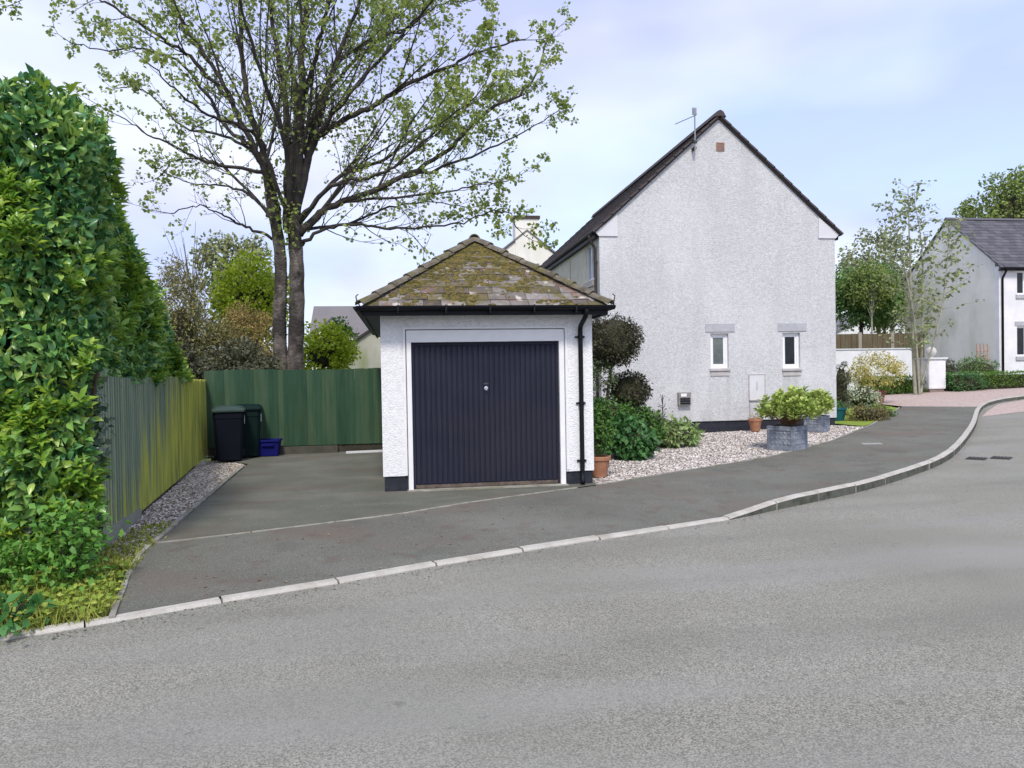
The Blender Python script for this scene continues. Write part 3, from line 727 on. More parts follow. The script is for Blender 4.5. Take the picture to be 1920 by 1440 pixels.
# side slopes: joined slates
ss = MB()
for sgn in (-1, 1):
    exx = EX0 if sgn < 0 else EX1
    for r in range(rows):
        for k in range(20):
            y0 = EY0 + .33 * k; y1 = y0 + .32
            t0 = r / rows; t1 = (r + 1.2) / rows
            ya = max(y0, EY0 + 1.71 * t0 + .05); yb = min(y1, EY1 - 1.71 * t0 - .05)
            if yb - ya < .05: continue
            def pt(t, y, l): return (exx + (AX - exx) * t + sgn * l * .5, y, EZ + (AZ - EZ) * t + l)
            t1 = min(t1, 1)
            ss.add([pt(t0, ya, .006), pt(t0, yb, .006), pt(t1, yb, -.002), pt(t1, ya, -.002), pt(t0, ya, .022), pt(t0, yb, .022), pt(t1, yb, .01), pt(t1, ya, .01)],
                   [(3, 2, 1, 0), (4, 5, 6, 7), (0, 1, 5, 4), (1, 2, 6, 5), (2, 3, 7, 6), (3, 0, 4, 7)])
ss.build('side_slates', slate_m, gar, kind='stuff')
# hip tiles
def hip_run(a, b, n, name, parent, M, rad=.088, ang=1.25):
    a = Vector(a); b = Vector(b); d = (b - a); L = d.length; t = d.normalized()
    side = t.cross(Vector((0, 0, 1))).normalized(); up = side.cross(t).normalized()
    if up.z < 0: up = -up
    for i in range(n):
        s0 = L * i / n - .02; s1 = L * (i + 1) / n + .03
        v = []; K = 6
        wob = Vector((rnd.uniform(-.006, .006), rnd.uniform(-.006, .006), rnd.uniform(-.004, .008)))
        for s_, rd, zz in ((s0, rad * 1.06, .012), (s1, rad * .96, -.006)):
            for rd2 in (rd, rd - .018):
                for k in range(K + 1):
                    th = -ang + 2 * ang * k / K
                    v.append(a + t * s_ + side * math.sin(th) * rd2 + up * (math.cos(th) * rd2 - rad * .55 + zz) + wob)
        q = K + 1; f = []
        for k in range(K):
            f += [(k, 2 * q + k, 2 * q + k + 1, k + 1), (q + k, q + k + 1, 3 * q + k + 1, 3 * q + k), (k, k + 1, q + k + 1, q + k), (2 * q + k, 3 * q + k, 3 * q + k + 1, 2 * q + k + 1)]
        f += [(0, q, 3 * q, 2 * q), (K, 2 * q + K, 3 * q + K, q + K)]
        MB().add(v, f).build(name, M, parent)
hip_run((EX0 - .02, EY0 - .02, EZ + .045), (AX, AY, AZ + .05), 8, 'hip_tile', gar, hip_m)
hip_run((EX1 + .02, EY0 - .02, EZ + .045), (AX, AY, AZ + .05), 8, 'hip_tile', gar, hip_m)
hip_run((AX, AY - .05, AZ + .055), (AX, BY, AZ + .055), 6, 'ridge_tile', gar, hip_m)
# hip irons at the corners
for sx, x in ((-1, EX0 - .02), (1, EX1 + .02)):
    MB().tube([(x, EY0 - .06, EZ + .02), (x + sx * .035, EY0 - .09, EZ + .07), (x + sx * .045, EY0 - .10, EZ + .14), (x + sx * .015, EY0 - .09, EZ + .165)], .009, 6).build('hip_iron', iron, gar)
# moss cushions
n = 5200
t = rng.random(n) ** .85; half = (EX1 - EX0) / 2 - .08
u = rng.uniform(-1, 1, n)
dens = np.array([mnoise.noise(Vector((a * 2.6 + 3, b * 4, .3))) for a, b in zip(u * half * (1 - t), t * sl)])
keep = dens + (t - .22) * .75 - np.maximum(0, u * (1 - t)) * .45 + rng.normal(size=n) * .12 > 0.02
t, u = t[keep], u[keep]; n = len(t)
rowpos = (np.floor(t * rows) + rng.random(n) ** 2 * .9) / rows
P = np.array(E0)[None] + np.stack([u * half * (1 - rowpos), np.zeros(n), np.zeros(n)], 1) + rowpos[:, None] * sl * np.array(su)[None] + np.array(sn)[None] * .018
def cushions(name, P, s0, s1, M, parent, flatn=.4):
    bm = bmesh.new(); bmesh.ops.create_icosphere(bm, subdivisions=1, radius=1)
    B = np.array([v.co[:] for v in bm.verts]); T = np.array([[v.index for v in f.verts] for f in bm.faces]); bm.free()
    n = len(P); S = (s0 + (s1 - s0) * rng.random((n, 1, 1)) ** 2) * np.concatenate([1 + .6 * rng.random((n, 1, 1)), .8 + .4 * rng.random((n, 1, 1)), np.full((n, 1, 1), flatn)], 2)
    V = B[None] * (1 + .2 * rng.normal(size=(n, len(B), 1))) * S
    V[..., 2] += V[..., 1] * .66
    V = (V + P[:, None, :]).reshape(-1, 3) - np.array(origin(parent))
    F = (T[None] + (np.arange(n) * len(B))[:, None, None]).reshape(-1, 3)
    o = link(name, np_mesh(name, V, F), parent, M, True); o['kind'] = 'stuff'; return o
cushions('moss', P, .012, .045, moss_m, gar)
# downpipe with swan neck
px_ = 2.555; py_ = GY0 - .052
dp = MB().tube(smooth_path([(px_ + .02, EY0 - .05, EZ - .03), (px_ + .02, EY0 - .05, EZ - .10), (px_ + .01, EY0 + .03, EZ - .17), (px_, py_ - .03, EZ - .26), (px_, py_, EZ - .34)], 4) + [(px_, py_, 1.2), (px_, py_, .18), (px_, py_ - .01, .10), (px_ - .02, py_ - .09, .035)], .034, 12)
dp.build('downpipe', black_pvc, gar, smooth=True)
for z in (2.12, 1.17, .34):
    MB().lathe([(.034, -.02), (.044, -.02), (.044, .02), (.034, .02)], (px_, py_, z), 12).box(px_ - .07, px_ + .07, py_ + .03, py_ + .05, z - .012, z + .012).build('pipe_clip', black_pvc, gar)

# ------------------------------------------------------------------ white gable house
HX0, HX1, HY, HD = 4.67, 10.65, 17.09, 11.5
HE, HA = 4.95, 7.62
HC = (HX0 + HX1) / 2
hs = thing('house', 'white pebbledashed house with tall plain gable end and two small windows', 'house', (HC, HY, 0))
WIN = [(7.385, 7.845, 1.64, 2.48), (9.245, 9.70, 1.61, 2.48)]
def gable_wall(x0, x1, y, zb, ze, za, th, holes):
    """gable front built of strips round the openings (no overlap)"""
    mb = MB(); xc = (x0 + x1) / 2
    xs_ = sorted(set([x0, xc, x1] + [k for h in holes for k in h[:2]]))
    def top(x): return ze + (za - ze) * (1 - abs(x - xc) / ((x1 - x0) / 2))
    for a, b in zip(xs_[:-1], xs_[1:]):
        cut = [h for h in holes if h[0] <= a + 1e-6 and h[1] >= b - 1e-6]
        z = zb
        for h in cut:
            mb.box(a, b, y, y + th, z, h[2]); z = h[3]
        mb.prism([(a, y, z), (b, y, z), (b, y, top(b)), (a, y, top(a))], (0, 0, 0), (0, th, 0))
    return mb
gable_wall(HX0, HX1, HY, .37, HE, HA, .25, WIN).build('gable_wall', house_white, hs)
MB().box(HX0 + .03, HX1 - .03, HY + .03, HY + .22, -.3, .37).build('plinth', black_plinth, hs)
sw = MB(); wy0, wy1, wz0, wz1 = 17.60, 18.42, 3.84, 4.78
sw.box(HX0, HX0 + .25, HY + .25, wy0, .37, HE).box(HX0, HX0 + .25, wy1, HY + HD, .37, HE).box(HX0, HX0 + .25, wy0, wy1, .37, wz0).box(HX0, HX0 + .25, wy0, wy1, wz1, HE)
sw.build('side_wall', house_cream, hs)
MB().box(HX1 - .25, HX1, HY + .25, HY + HD, .37, HE).build('side_wall', house_cream, hs)
gable_wall(HX0, HX1, HY + HD, .37, HE, HA, .25, []).build('gable_wall', house_cream, hs)
MB().box(HX0 + .03, HX0 + .22, HY + .22, HY + HD, -.3, .37).box(HX1 - .22, HX1 - .03, HY + .22, HY + HD, -.3, .37).build('plinth', black_plinth, hs)
# roof planes of tiles in courses, verge and ridge
rise = (HA - HE) / (HX1 - HC)
OV = .11
for sgn in (-1, 1):
    def rp(d, y, l):                 # d: horizontal distance from the ridge
        return (HC + sgn * (d + l * .6), y, HA + .012 - rise * d + l * .75)
    D = (HX1 - HC) + OV
    base = MB()
    y0, y1 = HY - .05, HY + HD + .3
    v = [rp(0, y0, 0), rp(D, y0, 0), rp(D, y1, 0), rp(0, y1, 0), rp(0, y0, .05), rp(D, y0, .05), rp(D, y1, .05), rp(0, y1, .05)]
    base.add(v, [(3, 2, 1, 0), (4, 5, 6, 7), (0, 1, 5, 4), (1, 2, 6, 5), (2, 3, 7, 6), (3, 0, 4, 7)]).build('roof', roof_dark, hs)
    tl = MB(); nr = 14; dd = D / nr
    for i in range(nr):
        for k in range(1, 36):
            ya = y0 - .02 + k * .33; yb = ya + .325
            d0 = i * dd; d1 = (i + 1) * dd + .03
            tl.add([rp(d0, ya, .052), rp(d1, ya, .065), rp(d1, yb, .065), rp(d0, yb, .052), rp(d0, ya, .066), rp(d1, ya, .085), rp(d1, yb, .085), rp(d0, yb, .066)],
                   [(3, 2, 1, 0), (4, 5, 6, 7), (0, 1, 5, 4), (1, 2, 6, 5), (2, 3, 7, 6), (3, 0, 4, 7)])
    tl.build('roof_tiles', roof_dark, hs, kind='stuff')
    for i in range(nr):              # verge tiles, seen as a stepped edge along the gable
        d0 = i * dd; d1 = (i + 1) * dd + .025; ya, yb = y0 - .05, y0 + .30
        vt = MB().add([rp(d0, ya, .03), rp(d1, ya, .035), rp(d1, yb, .052), rp(d0, yb, .052), rp(d0, ya, .066), rp(d1, ya, .082), rp(d1, yb, .082), rp(d0, yb, .066)],
                      [(3, 2, 1, 0), (4, 5, 6, 7), (0, 1, 5, 4), (1, 2, 6, 5), (2, 3, 7, 6), (3, 0, 4, 7)])
        vt.build('verge_tile', roof_dark, hs)
    # smooth corner block under the verge
    xc = HX0 if sgn < 0 else HX1
    MB().prism([(xc - sgn * -.012, HY - .03, HE - .16), (xc - sgn * .44, HY - .03, HE - .16), (xc - sgn * .44, HY - .03, HE + .02 + .40 * rise - .03), (xc + sgn * .10, HY - .03, HE - .06)], (0, 0, 0), (0, .05, 0)).build('eaves_block', smooth_white, hs)
    gx = xc + sgn * (OV + .035)
    gutter((gx, HY - .02), (gx, HY + HD), HE - rise * OV + .05, .05, hs, out=(sgn, 0))
    MB().box(min(xc + sgn * .002, xc + sgn * OV), max(xc + sgn * .002, xc + sgn * OV), HY + .03, HY + HD, HE - rise * OV - .09, HE - rise * OV - .06).build('soffit', black_pvc, hs)
    MB().box(min(xc + sgn * (OV - .02), xc + sgn * OV), max(xc + sgn * (OV - .02), xc + sgn * OV), HY + .02, HY + HD, HE - rise * OV - .06, HE - rise * OV + .06).build('fascia', black_pvc, hs)
for k in range(26):
    y = HY - .12 + k * .45
    MB().prism([(HC - .15, y, HA + .02), (HC - .08, y, HA + .15), (HC, y, HA + .19), (HC + .08, y, HA + .15), (HC + .15, y, HA + .02), (HC, y, HA + .05)], (0, 0, 0), (0, .445, 0)).build('ridge_tile', roof_dark, hs)
# gable windows
for (x0, x1, z0, z1), gm, lx in zip(WIN, (glass_green, glass_dark), ((7.265, 8.0), (9.12, 9.87))):
    f = MB(); y = HY + .07
    f.box(x0, x0 + .055, y, y + .07, z0, z1).box(x1 - .055, x1, y, y + .07, z0, z1).box(x0 + .055, x1 - .055, y, y + .07, z0, z0 + .055).box(x0 + .055, x1 - .055, y, y + .07, z1 - .055, z1)
    wn_ = f.build('window', upvc, hs, bevel=.004)
    s = MB(); s.box(x0 + .055, x0 + .10, y + .012, y + .06, z0 + .055, z1 - .055).box(x1 - .10, x1 - .055, y + .012, y + .06, z0 + .055, z1 - .055)
    s.box(x0 + .10, x1 - .10, y + .012, y + .06, z0 + .055, z0 + .10).box(x0 + .10, x1 - .10, y + .012, y + .06, z1 - .10, z1 - .055)
    s.build('casement', upvc, wn_, bevel=.004)
    MB().box(x0 + .10, x1 - .10, y + .03, y + .04, z0 + .10, z1 - .10).build('pane', gm, wn_)
    MB().box(lx[0], lx[1], HY - .018, HY + .05, z1 + .035, z1 + .235).build('lintel', lintel_m, hs, bevel=.006)
    sm = MB(); sm.box(x0 - .03, x1 + .03, HY - .05, HY + .1, z0 - .065, z0 - .01).box(x0 - .005, x1 + .005, HY - .02, HY + .05, z0 - .185, z0 - .068)
    sm.build('sill', sill_m, hs, bevel=.006)
# side window upstairs
f = MB(); X = HX0 + .05
f.box(X, X + .07, wy0, wy0 + .07, wz0, wz1).box(X, X + .07, wy1 - .07, wy1, wz0, wz1).box(X, X + .07, wy0 + .07, wy1 - .07, wz0, wz0 + .07).box(X, X + .07, wy0 + .07, wy1 - .07, wz1 - .07, wz1).box(X, X + .07, wy0 + .38, wy0 + .44, wz0 + .07, wz1 - .07)
wn_ = f.build('window', upvc, hs)
MB().box(X + .03, X + .04, wy0 + .07, wy1 - .07, wz0 + .07, wz1 - .07).build('pane', glass_sky, wn_)
MB().box(HX0 - .06, HX0 + .1, wy0 - .06, wy1 + .06, wz0 - .15, wz0 - .01).build('sill', sill_m, hs)
# meter box, cable, vent, flue
bx = MB(); x0, x1, z0, z1 = 8.34, 8.76, .84, 1.48
bx.box(x0, x1, HY - .035, HY - .002, z0, z1)
mbx = bx.build('meter_box', flat('meter_box_grey_white', (.62, .625, .64), rough=.6, var=.05), hs, bevel=.008)
lm = MB(); y = HY - .042
lm.box(x0 + .0, x0 + .016, y, y + .006, z0, z1).box(x1 - .016, x1, y, y + .006, z0, z1).box(x0 + .016, x1 - .016, y, y + .006, z1 - .016, z1).box(x0 + .016, x1 - .016, y, y + .006, z0, z0 + .016)
lm.build('box_rim', flat('meter_box_rim', (.42, .38, .38), rough=.6), mbx)
MB().box(x0 + .19, x0 + .22, y - .002, y + .006, 1.1, 1.3).build('box_latch', flat('latch_grey', (.45, .45, .47)), mbx)
MB().tube([(8.37, HY - .012, .83), (8.37, HY - .012, .38)], .011, 8).build('cable', flat('grey_cable', (.35, .34, .35)), hs)
vb = MB(); vb.box(7.60, 7.605, HY - .02, HY, 6.86, 7.05)
vb = MB(); x0, x1, z0, z1 = 7.595, 7.80, 6.86, 7.06
vb.box(x0, x0 + .025, HY - .018, HY + .01, z0, z1).box(x1 - .025, x1, HY - .018, HY + .01, z0, z1).box(x0 + .025, x1 - .025, HY - .018, HY + .01, z0, z0 + .025).box(x0 + .025, x1 - .025, HY - .018, HY + .01, z1 - .025, z1)
for i in range(4): vb.cbox(((x0 + x1) / 2, HY - .006, z0 + .05 + i * .035), (x1 - x0 - .05, .012, .018))
vb.build('air_vent', vent_m, hs)
fb = MB(); fb.box(6.53, 6.84, HY - .11, HY - .002, .77, 1.08)
fl_ = fb.build('boiler_flue', grey_box, hs, bevel=.012)
for i in range(3): MB().box(6.56, 6.81, HY - .125, HY - .112, .80 + i * .055, .835 + i * .055).build('flue_slat', black_pvc, fl_)
MB().box(6.58, 6.72, HY - .122, HY - .112, .98, 1.05).build('flue_label', upvc, fl_)
# corner downpipe
MB().tube(smooth_path([(HX0 - .20, HY + .16, HE - .12), (HX0 - .18, HY + .16, HE - .22), (HX0 - .06, HY + .16, HE - .42)], 4) + [(HX0 - .055, HY + .16, 3), (HX0 - .055, HY + .16, .1)], .036, 10).build('downpipe', brown_pvc, hs, smooth=True)
for z in (4.2, 2.6): MB().lathe([(.036, -.02), (.05, -.02), (.05, .02), (.036, .02)], (HX0 - .055, HY + .16, z), 10).build('pipe_clip', brown_pvc, hs)
MB().box(HX0 - .012, HX0 - .001, 20.1, 20.16, 3.0, HE - .3).build('wall_joint', sill_m, hs)

# aerial on the gable
ae = thing('tv_aerial', 'thin grey television aerial on a short mast against the gable verge', 'aerial', (7.0, 16.95, 6.8))
MB().tube([(7.0, 16.93, 6.82), (7.0, 16.93, 7.78)], .018, 8).build('mast', alu, ae)
MB().box(6.97, 7.03, 16.92, 17.085, 6.84, 6.90).box(6.96, 7.04, 16.90, 16.96, 6.98, 7.04).build('bracket', iron, ae)
MB().tube([(6.46, 16.75, 7.36), (7.05, 16.97, 7.66)], .011, 6).build('boom', alu, ae)
for i in range(9):
    k = i / 8; c = Vector((6.48 + .5 * k, 16.757 + .187 * k, 7.37 + .254 * k)); d = Vector((.35, -.93, 0)) * (.07 + .05 * k)
    MB().tube([c - d, c + d], .005, 5).build('element', alu, ae)
MB().cbox((7.0, 16.95, 7.74), (.10, .03, .16)).build('reflector', alu, ae)

# ------------------------------------------------------------------ fences
def left_board_m():
    M, colo, b, nt = mat('algae_green_boards', [(.28, (.165, .215, .15)), (.5, (.22, .275, .19)), (.72, (.28, .325, .225))], scale=1.5, objrand=.3, stretch=(7, 7, .9), rough=.88, bump=.35, bscale=60)
    N = nt.nodes; Lk = nt.links
    g = N.new('ShaderNodeNewGeometry'); s = N.new('ShaderNodeSeparateXYZ'); Lk.new(g.outputs['Position'], s.inputs[0])
    # algae film: a stain climbing from the foot, with a slanting ragged front along the fence
    mpn = N.new('ShaderNodeMapping'); mpn.inputs['Scale'].default_value = (4, 4, .45); Lk.new(g.outputs['Position'], mpn.inputs[0])
    nz_ = N.new('ShaderNodeTexNoise'); nz_.inputs['Scale'].default_value = 1.6; nz_.inputs['Detail'].default_value = 6; Lk.new(mpn.outputs[0], nz_.inputs['Vector'])
    a = N.new('ShaderNodeMath'); a.operation = 'MULTIPLY_ADD'; Lk.new(s.outputs['Y'], a.inputs[0]); a.inputs[1].default_value = .40; a.inputs[2].default_value = -3.36
    c = N.new('ShaderNodeMath'); c.operation = 'SUBTRACT'; Lk.new(a.outputs[0], c.inputs[0]); Lk.new(s.outputs['Z'], c.inputs[1])
    d = N.new('ShaderNodeMath'); d.operation = 'MULTIPLY_ADD'; Lk.new(nz_.outputs['Fac'], d.inputs[0]); d.inputs[1].default_value = 1.5; Lk.new(c.outputs[0], d.inputs[2])
    oi = N.new('ShaderNodeObjectInfo')
    e_ = N.new('ShaderNodeMath'); e_.operation = 'MULTIPLY_ADD'; Lk.new(oi.outputs['Random'], e_.inputs[0]); e_.inputs[1].default_value = .9; Lk.new(d.outputs[0], e_.inputs[2]); d = e_
    mr = N.new('ShaderNodeMapRange'); mr.inputs[1].default_value = .75; mr.inputs[2].default_value = 1.6; mr.inputs[4].default_value = .92; Lk.new(d.outputs[0], mr.inputs[0])
    r = N.new('ShaderNodeValToRGB'); r.color_ramp.elements[0].color = (.22, .27, .08, 1); r.color_ramp.elements[1].color = (.55, .56, .10, 1)
    r.color_ramp.elements[0].position = .3; r.color_ramp.elements[1].position = .62
    n2 = N.new('ShaderNodeTexNoise'); n2.inputs['Scale'].default_value = 2; n2.inputs['Detail'].default_value = 5; Lk.new(mpn.outputs[0], n2.inputs['Vector']); Lk.new(n2.outputs['Fac'], r.inputs[0])
    mi = N.new('ShaderNodeMix'); mi.data_type = 'RGBA'; Lk.new(mr.outputs[0], mi.inputs[0]); Lk.new(colo, mi.inputs[6]); Lk.new(r.outputs[0], mi.inputs[7])
    Lk.new(mi.outputs[2], b.inputs['Base Color'])
    return M
algae_m = left_board_m()
gravel_board_m = M_('concrete_gravel_board', [(.3, (.19, .21, .17)), (.7, (.28, .29, .24))], scale=3, rough=.95, bump=.3, bscale=60)
def board_mesh(name, w, t):
    """unit height featheredge board, face towards -y, thicker on one edge"""
    v = []
    for z in (0, 1):
        v += [(-w / 2, -t, z), (w / 2, -t * .22, z), (w / 2, .003, z), (-w / 2, .003, z)]
    me = bpy.data.meshes.new(name); me.from_pydata(v, [], [(3, 2, 1, 0), (4, 5, 6, 7), (0, 1, 5, 4), (1, 2, 6, 5), (2, 3, 7, 6), (3, 0, 4, 7)]); me.update()
    return me
def board_fence(root, a, b, bw, z0f, ztf, M, name='board', t=.030):
    a = Vector(a); b = Vector(b); d = (b - a).normalized(); L = (b - a).length
    ang = math.atan2(d.y, d.x); n = int(L / bw)
    me = board_mesh(name, bw * 1.06, t); me.materials.append(M)
    for i in range(n):
        s = (i + .5) * L / n; p = a + d * s
        o = link(name, me, root)
        z0 = z0f(s / L); zt = ztf(s / L) + rnd.uniform(-.006, .006)
        o.location = Vector((p.x, p.y, z0)) - origin(root); o.rotation_euler = (rnd.uniform(-.004, .004), rnd.uniform(-.004, .004), ang + rnd.uniform(-.01, .01))
        o.scale = (1, rnd.uniform(.85, 1.25), zt - z0)
    return d
FA, FB = (-2.885, 7.62), (-4.0, 16.22)
lf = thing('board_fence', 'weathered green board fence streaked with yellow algae below the tall hedge', 'fence', (-3.4, 11.8, 0))
# boards face the drive (+x): run from far to near so that -y local faces the drive
board_fence(lf, FA, FB, .105, lambda s: .03 + .12 * max(0, 1 - s * 5.2), lambda s: 1.69 - .10 * s - .04 * math.sin(s * 9) * (1 - s), algae_m, t=.015)
gbm = MB()
for k, (sa, sb) in enumerate(((0, .21),)):
    A = Vector(FA).lerp(Vector(FB), sa); B = Vector(FA).lerp(Vector(FB), sb)
    dd_ = (B - A).normalized(); nn = Vector((dd_.y, -dd_.x))
    v = []
    for z in (-.1, 1):
        for q, off in ((A, .03), (B, .03), (B, .0), (A, .0)):
            zz = -.1 if z < 0 else (.17 if (q - A).length < .1 else .09)
            v.append((q.x + nn.x * off, q.y + nn.y * off, zz))
    gbm.add(v, [(3, 2, 1, 0), (4, 5, 6, 7), (0, 1, 5, 4), (1, 2, 6, 5), (2, 3, 7, 6), (3, 0, 4, 7)])
gbm.build('gravel_board', gravel_board_m, lf)
for s in (0.0, .28, .56, .84):
    q = Vector(FA).lerp(Vector(FB), s)
    MB().box(q.x - .17, q.x - .07, q.y - .05, q.y + .05, -.2, 1.55).build('post', post_m, lf)
rl = Vector(FB) - Vector(FA)
for z in (.4, 1.3):
    MB().add([(FA[0] - .06, FA[1], z), (FA[0] - .01, FA[1], z), (FB[0] - .01, FB[1], z), (FB[0] - .06, FB[1], z), (FA[0] - .06, FA[1], z + .08), (FA[0] - .01, FA[1], z + .08), (FB[0] - .01, FB[1], z + .08), (FB[0] - .06, FB[1], z + .08)],
             [(3, 2, 1, 0), (4, 5, 6, 7), (0, 1, 5, 4), (1, 2, 6, 5), (2, 3, 7, 6), (3, 0, 4, 7)]).build('rail', post_m, lf)
bfn = thing('board_fence', 'dark green upright board fence across the end of the drive behind the bins', 'fence', (-2.1, 16.25, 0))
board_fence(bfn, (-4.02, 16.25), (-.29, 16.25), .098, lambda s: .16, lambda s: 1.77 + .012 * math.sin(s * 7), fence_green)
MB().box(-4.02, -.29, 16.26, 16.30, .4, .48).box(-4.02, -.29, 16.26, 16.30, 1.45, 1.53).build('rail', post_m, bfn)
MB().box(-4.0, -.3, 16.255, 16.29, -.05, .158).build('gravel_board', post_m, bfn)
for x in (-3.9, -2.1, -.42): MB().box(x - .05, x + .05, 16.31, 16.41, -.2, 1.72).build('post', post_m, bfn)
MB().box(-.40, -.285, 16.17, 16.235, -.05, 1.80).build('post', post_m, bfn)
MB().box(-2.75, -1.35, 16.10, 16.20, -.02, .15).build('loose_board', M_('old_board', [(.3, (.05, .05, .04)), (.7, (.10, .095, .075))], scale=4), bfn)
prop(MB().add([(-1.16, 15.84, .0), (-.34, 15.93, .0), (-.34, 16.07, .0), (-1.16, 15.98, .0), (-1.16, 15.84, .035), (-.34, 15.93, .035), (-.34, 16.07, .035), (-1.16, 15.98, .035)],
     [(3, 2, 1, 0), (4, 5, 6, 7), (0, 1, 5, 4), (1, 2, 6, 5), (2, 3, 7, 6), (3, 0, 4, 7)]).build('plank', smooth_white, None), 'pale plank lying on the drive at the foot of the green fence', 'plank')

# ------------------------------------------------------------------ bins and box
def wheelie(loc, rz, body_m, lidm, label, s=1.0):
    t = thing('wheelie_bin', label, 'bin', loc, 'wheelie bins in the fence corner', rz)
    w0, d0, w1, d1, h_ = .46 * s, .50 * s, .57 * s, .66 * s, .96 * s
    b = MB(); v = []
    for z, w_, d_ in ((.03, w0, d0), (.10, w0 * 1.02, d0 * 1.02), (h_ * .86, w1 * .97, d1 * .97), (h_ * .88, w1, d1), (h_, w1 * 1.01, d1 * 1.01)):
        c = .05
        for x, y in ((-w_ / 2 + c, -d_ / 2), (w_ / 2 - c, -d_ / 2), (w_ / 2, -d_ / 2 + c), (w_ / 2, d_ / 2 - c), (w_ / 2 - c, d_ / 2), (-w_ / 2 + c, d_ / 2), (-w_ / 2, d_ / 2 - c), (-w_ / 2, -d_ / 2 + c)): v.append((x, y, z))
    f = [tuple(range(8))[::-1], tuple(range(32, 40))]
    for i in range(4):
        for k in range(8): f.append((i * 8 + k, i * 8 + (k + 1) % 8, (i + 1) * 8 + (k + 1) % 8, (i + 1) * 8 + k))
    b.add(v, f).build('body', body_m, t, local=True, bevel=.006)
    l = MB(); v = []
    for z, k in ((h_ + .002, 1.07), (h_ + .04, 1.08), (h_ + .075, .86), (h_ + .095, .5)):
        for x, y in ((-.46, -.5), (.46, -.5), (.5, -.42), (.5, .46), (.46, .5), (-.46, .5), (-.5, .46), (-.5, -.42)): v.append((x * w1 * k, y * d1 * k - .01, z + .02 * (y > 0)))
    f = [tuple(range(8))[::-1], tuple(range(24, 32))]
    for i in range(3):
        for k in range(8): f.append((i * 8 + k, i * 8 + (k + 1) % 8, (i + 1) * 8 + (k + 1) % 8, (i + 1) * 8 + k))
    l.add(v, f).build('lid', lidm, t, local=True, bevel=.008)
    MB().tube([(-w1 * .4, d1 * .62, h_ + .02), (w1 * .4, d1 * .62, h_ + .02)], .016, 8).box(-w1 * .42, -w1 * .36, d1 * .48, d1 * .62, h_ - .02, h_ + .03).box(w1 * .36, w1 * .42, d1 * .48, d1 * .62, h_ - .02, h_ + .03).build('handle', body_m, t, local=True)
    for sx in (-1, 1):
        wv = MB().lathe([(0, -.025), (.085, -.025), (.10, -.012), (.10, .012), (.085, .025), (0, .025)], n=18)
        wv.v = [(z + sx * (w0 / 2 + .03), d0 / 2 + x * 1.0, .10 + y) for x, y, z in wv.v]
        wv.build('wheel', tyre_m, t, local=True)
    return t, w1, d1, h_
b1, w1, d1, h1 = wheelie((-3.34, 15.22, 0), R(12), bin_blue, lid_m, 'dark navy wheelie bin with a green-grey lid, nearer one in the fence corner')
MB().cbox((w1 * .5 + .004, -.13, .80), (.008, .05, .16)).build('label_sticker', upvc, b1, local=True)
b2, w1, d1, h1 = wheelie((-3.13, 15.83, 0), R(8), bin_green, bin_green, 'dark green wheelie bin tucked behind the navy bin', 1.0)
MB().cbox((w1 * .5 + .004, -.12, .80), (.012, .07, .16)).build('label_sticker', upvc, b2, local=True)
rb = thing('recycling_box', 'royal blue plastic recycling box beside the bins', 'box', (-2.70, 15.90, 0))
q = MB(); v = []
for z, w_, d_ in ((.01, .36, .30), (.30, .42, .36), (.30, .46, .40), (.34, .46, .40), (.34, .41, .35), (.06, .34, .28)):
    v += [(-w_ / 2, -d_ / 2, z), (w_ / 2, -d_ / 2, z), (w_ / 2, d_ / 2, z), (-w_ / 2, d_ / 2, z)]
f = [(3, 2, 1, 0), (20, 21, 22, 23)]
for i in range(5):
    for k in range(4): f.append((i * 4 + k, i * 4 + (k + 1) % 4, (i + 1) * 4 + (k + 1) % 4, (i + 1) * 4 + k))
q.add(v, f).build('tub', box_blue, rb, local=True, bevel=.006)
MB().box(-.12, .12, -.214, -.198, .22, .27).build('grip', box_blue, rb, local=True)

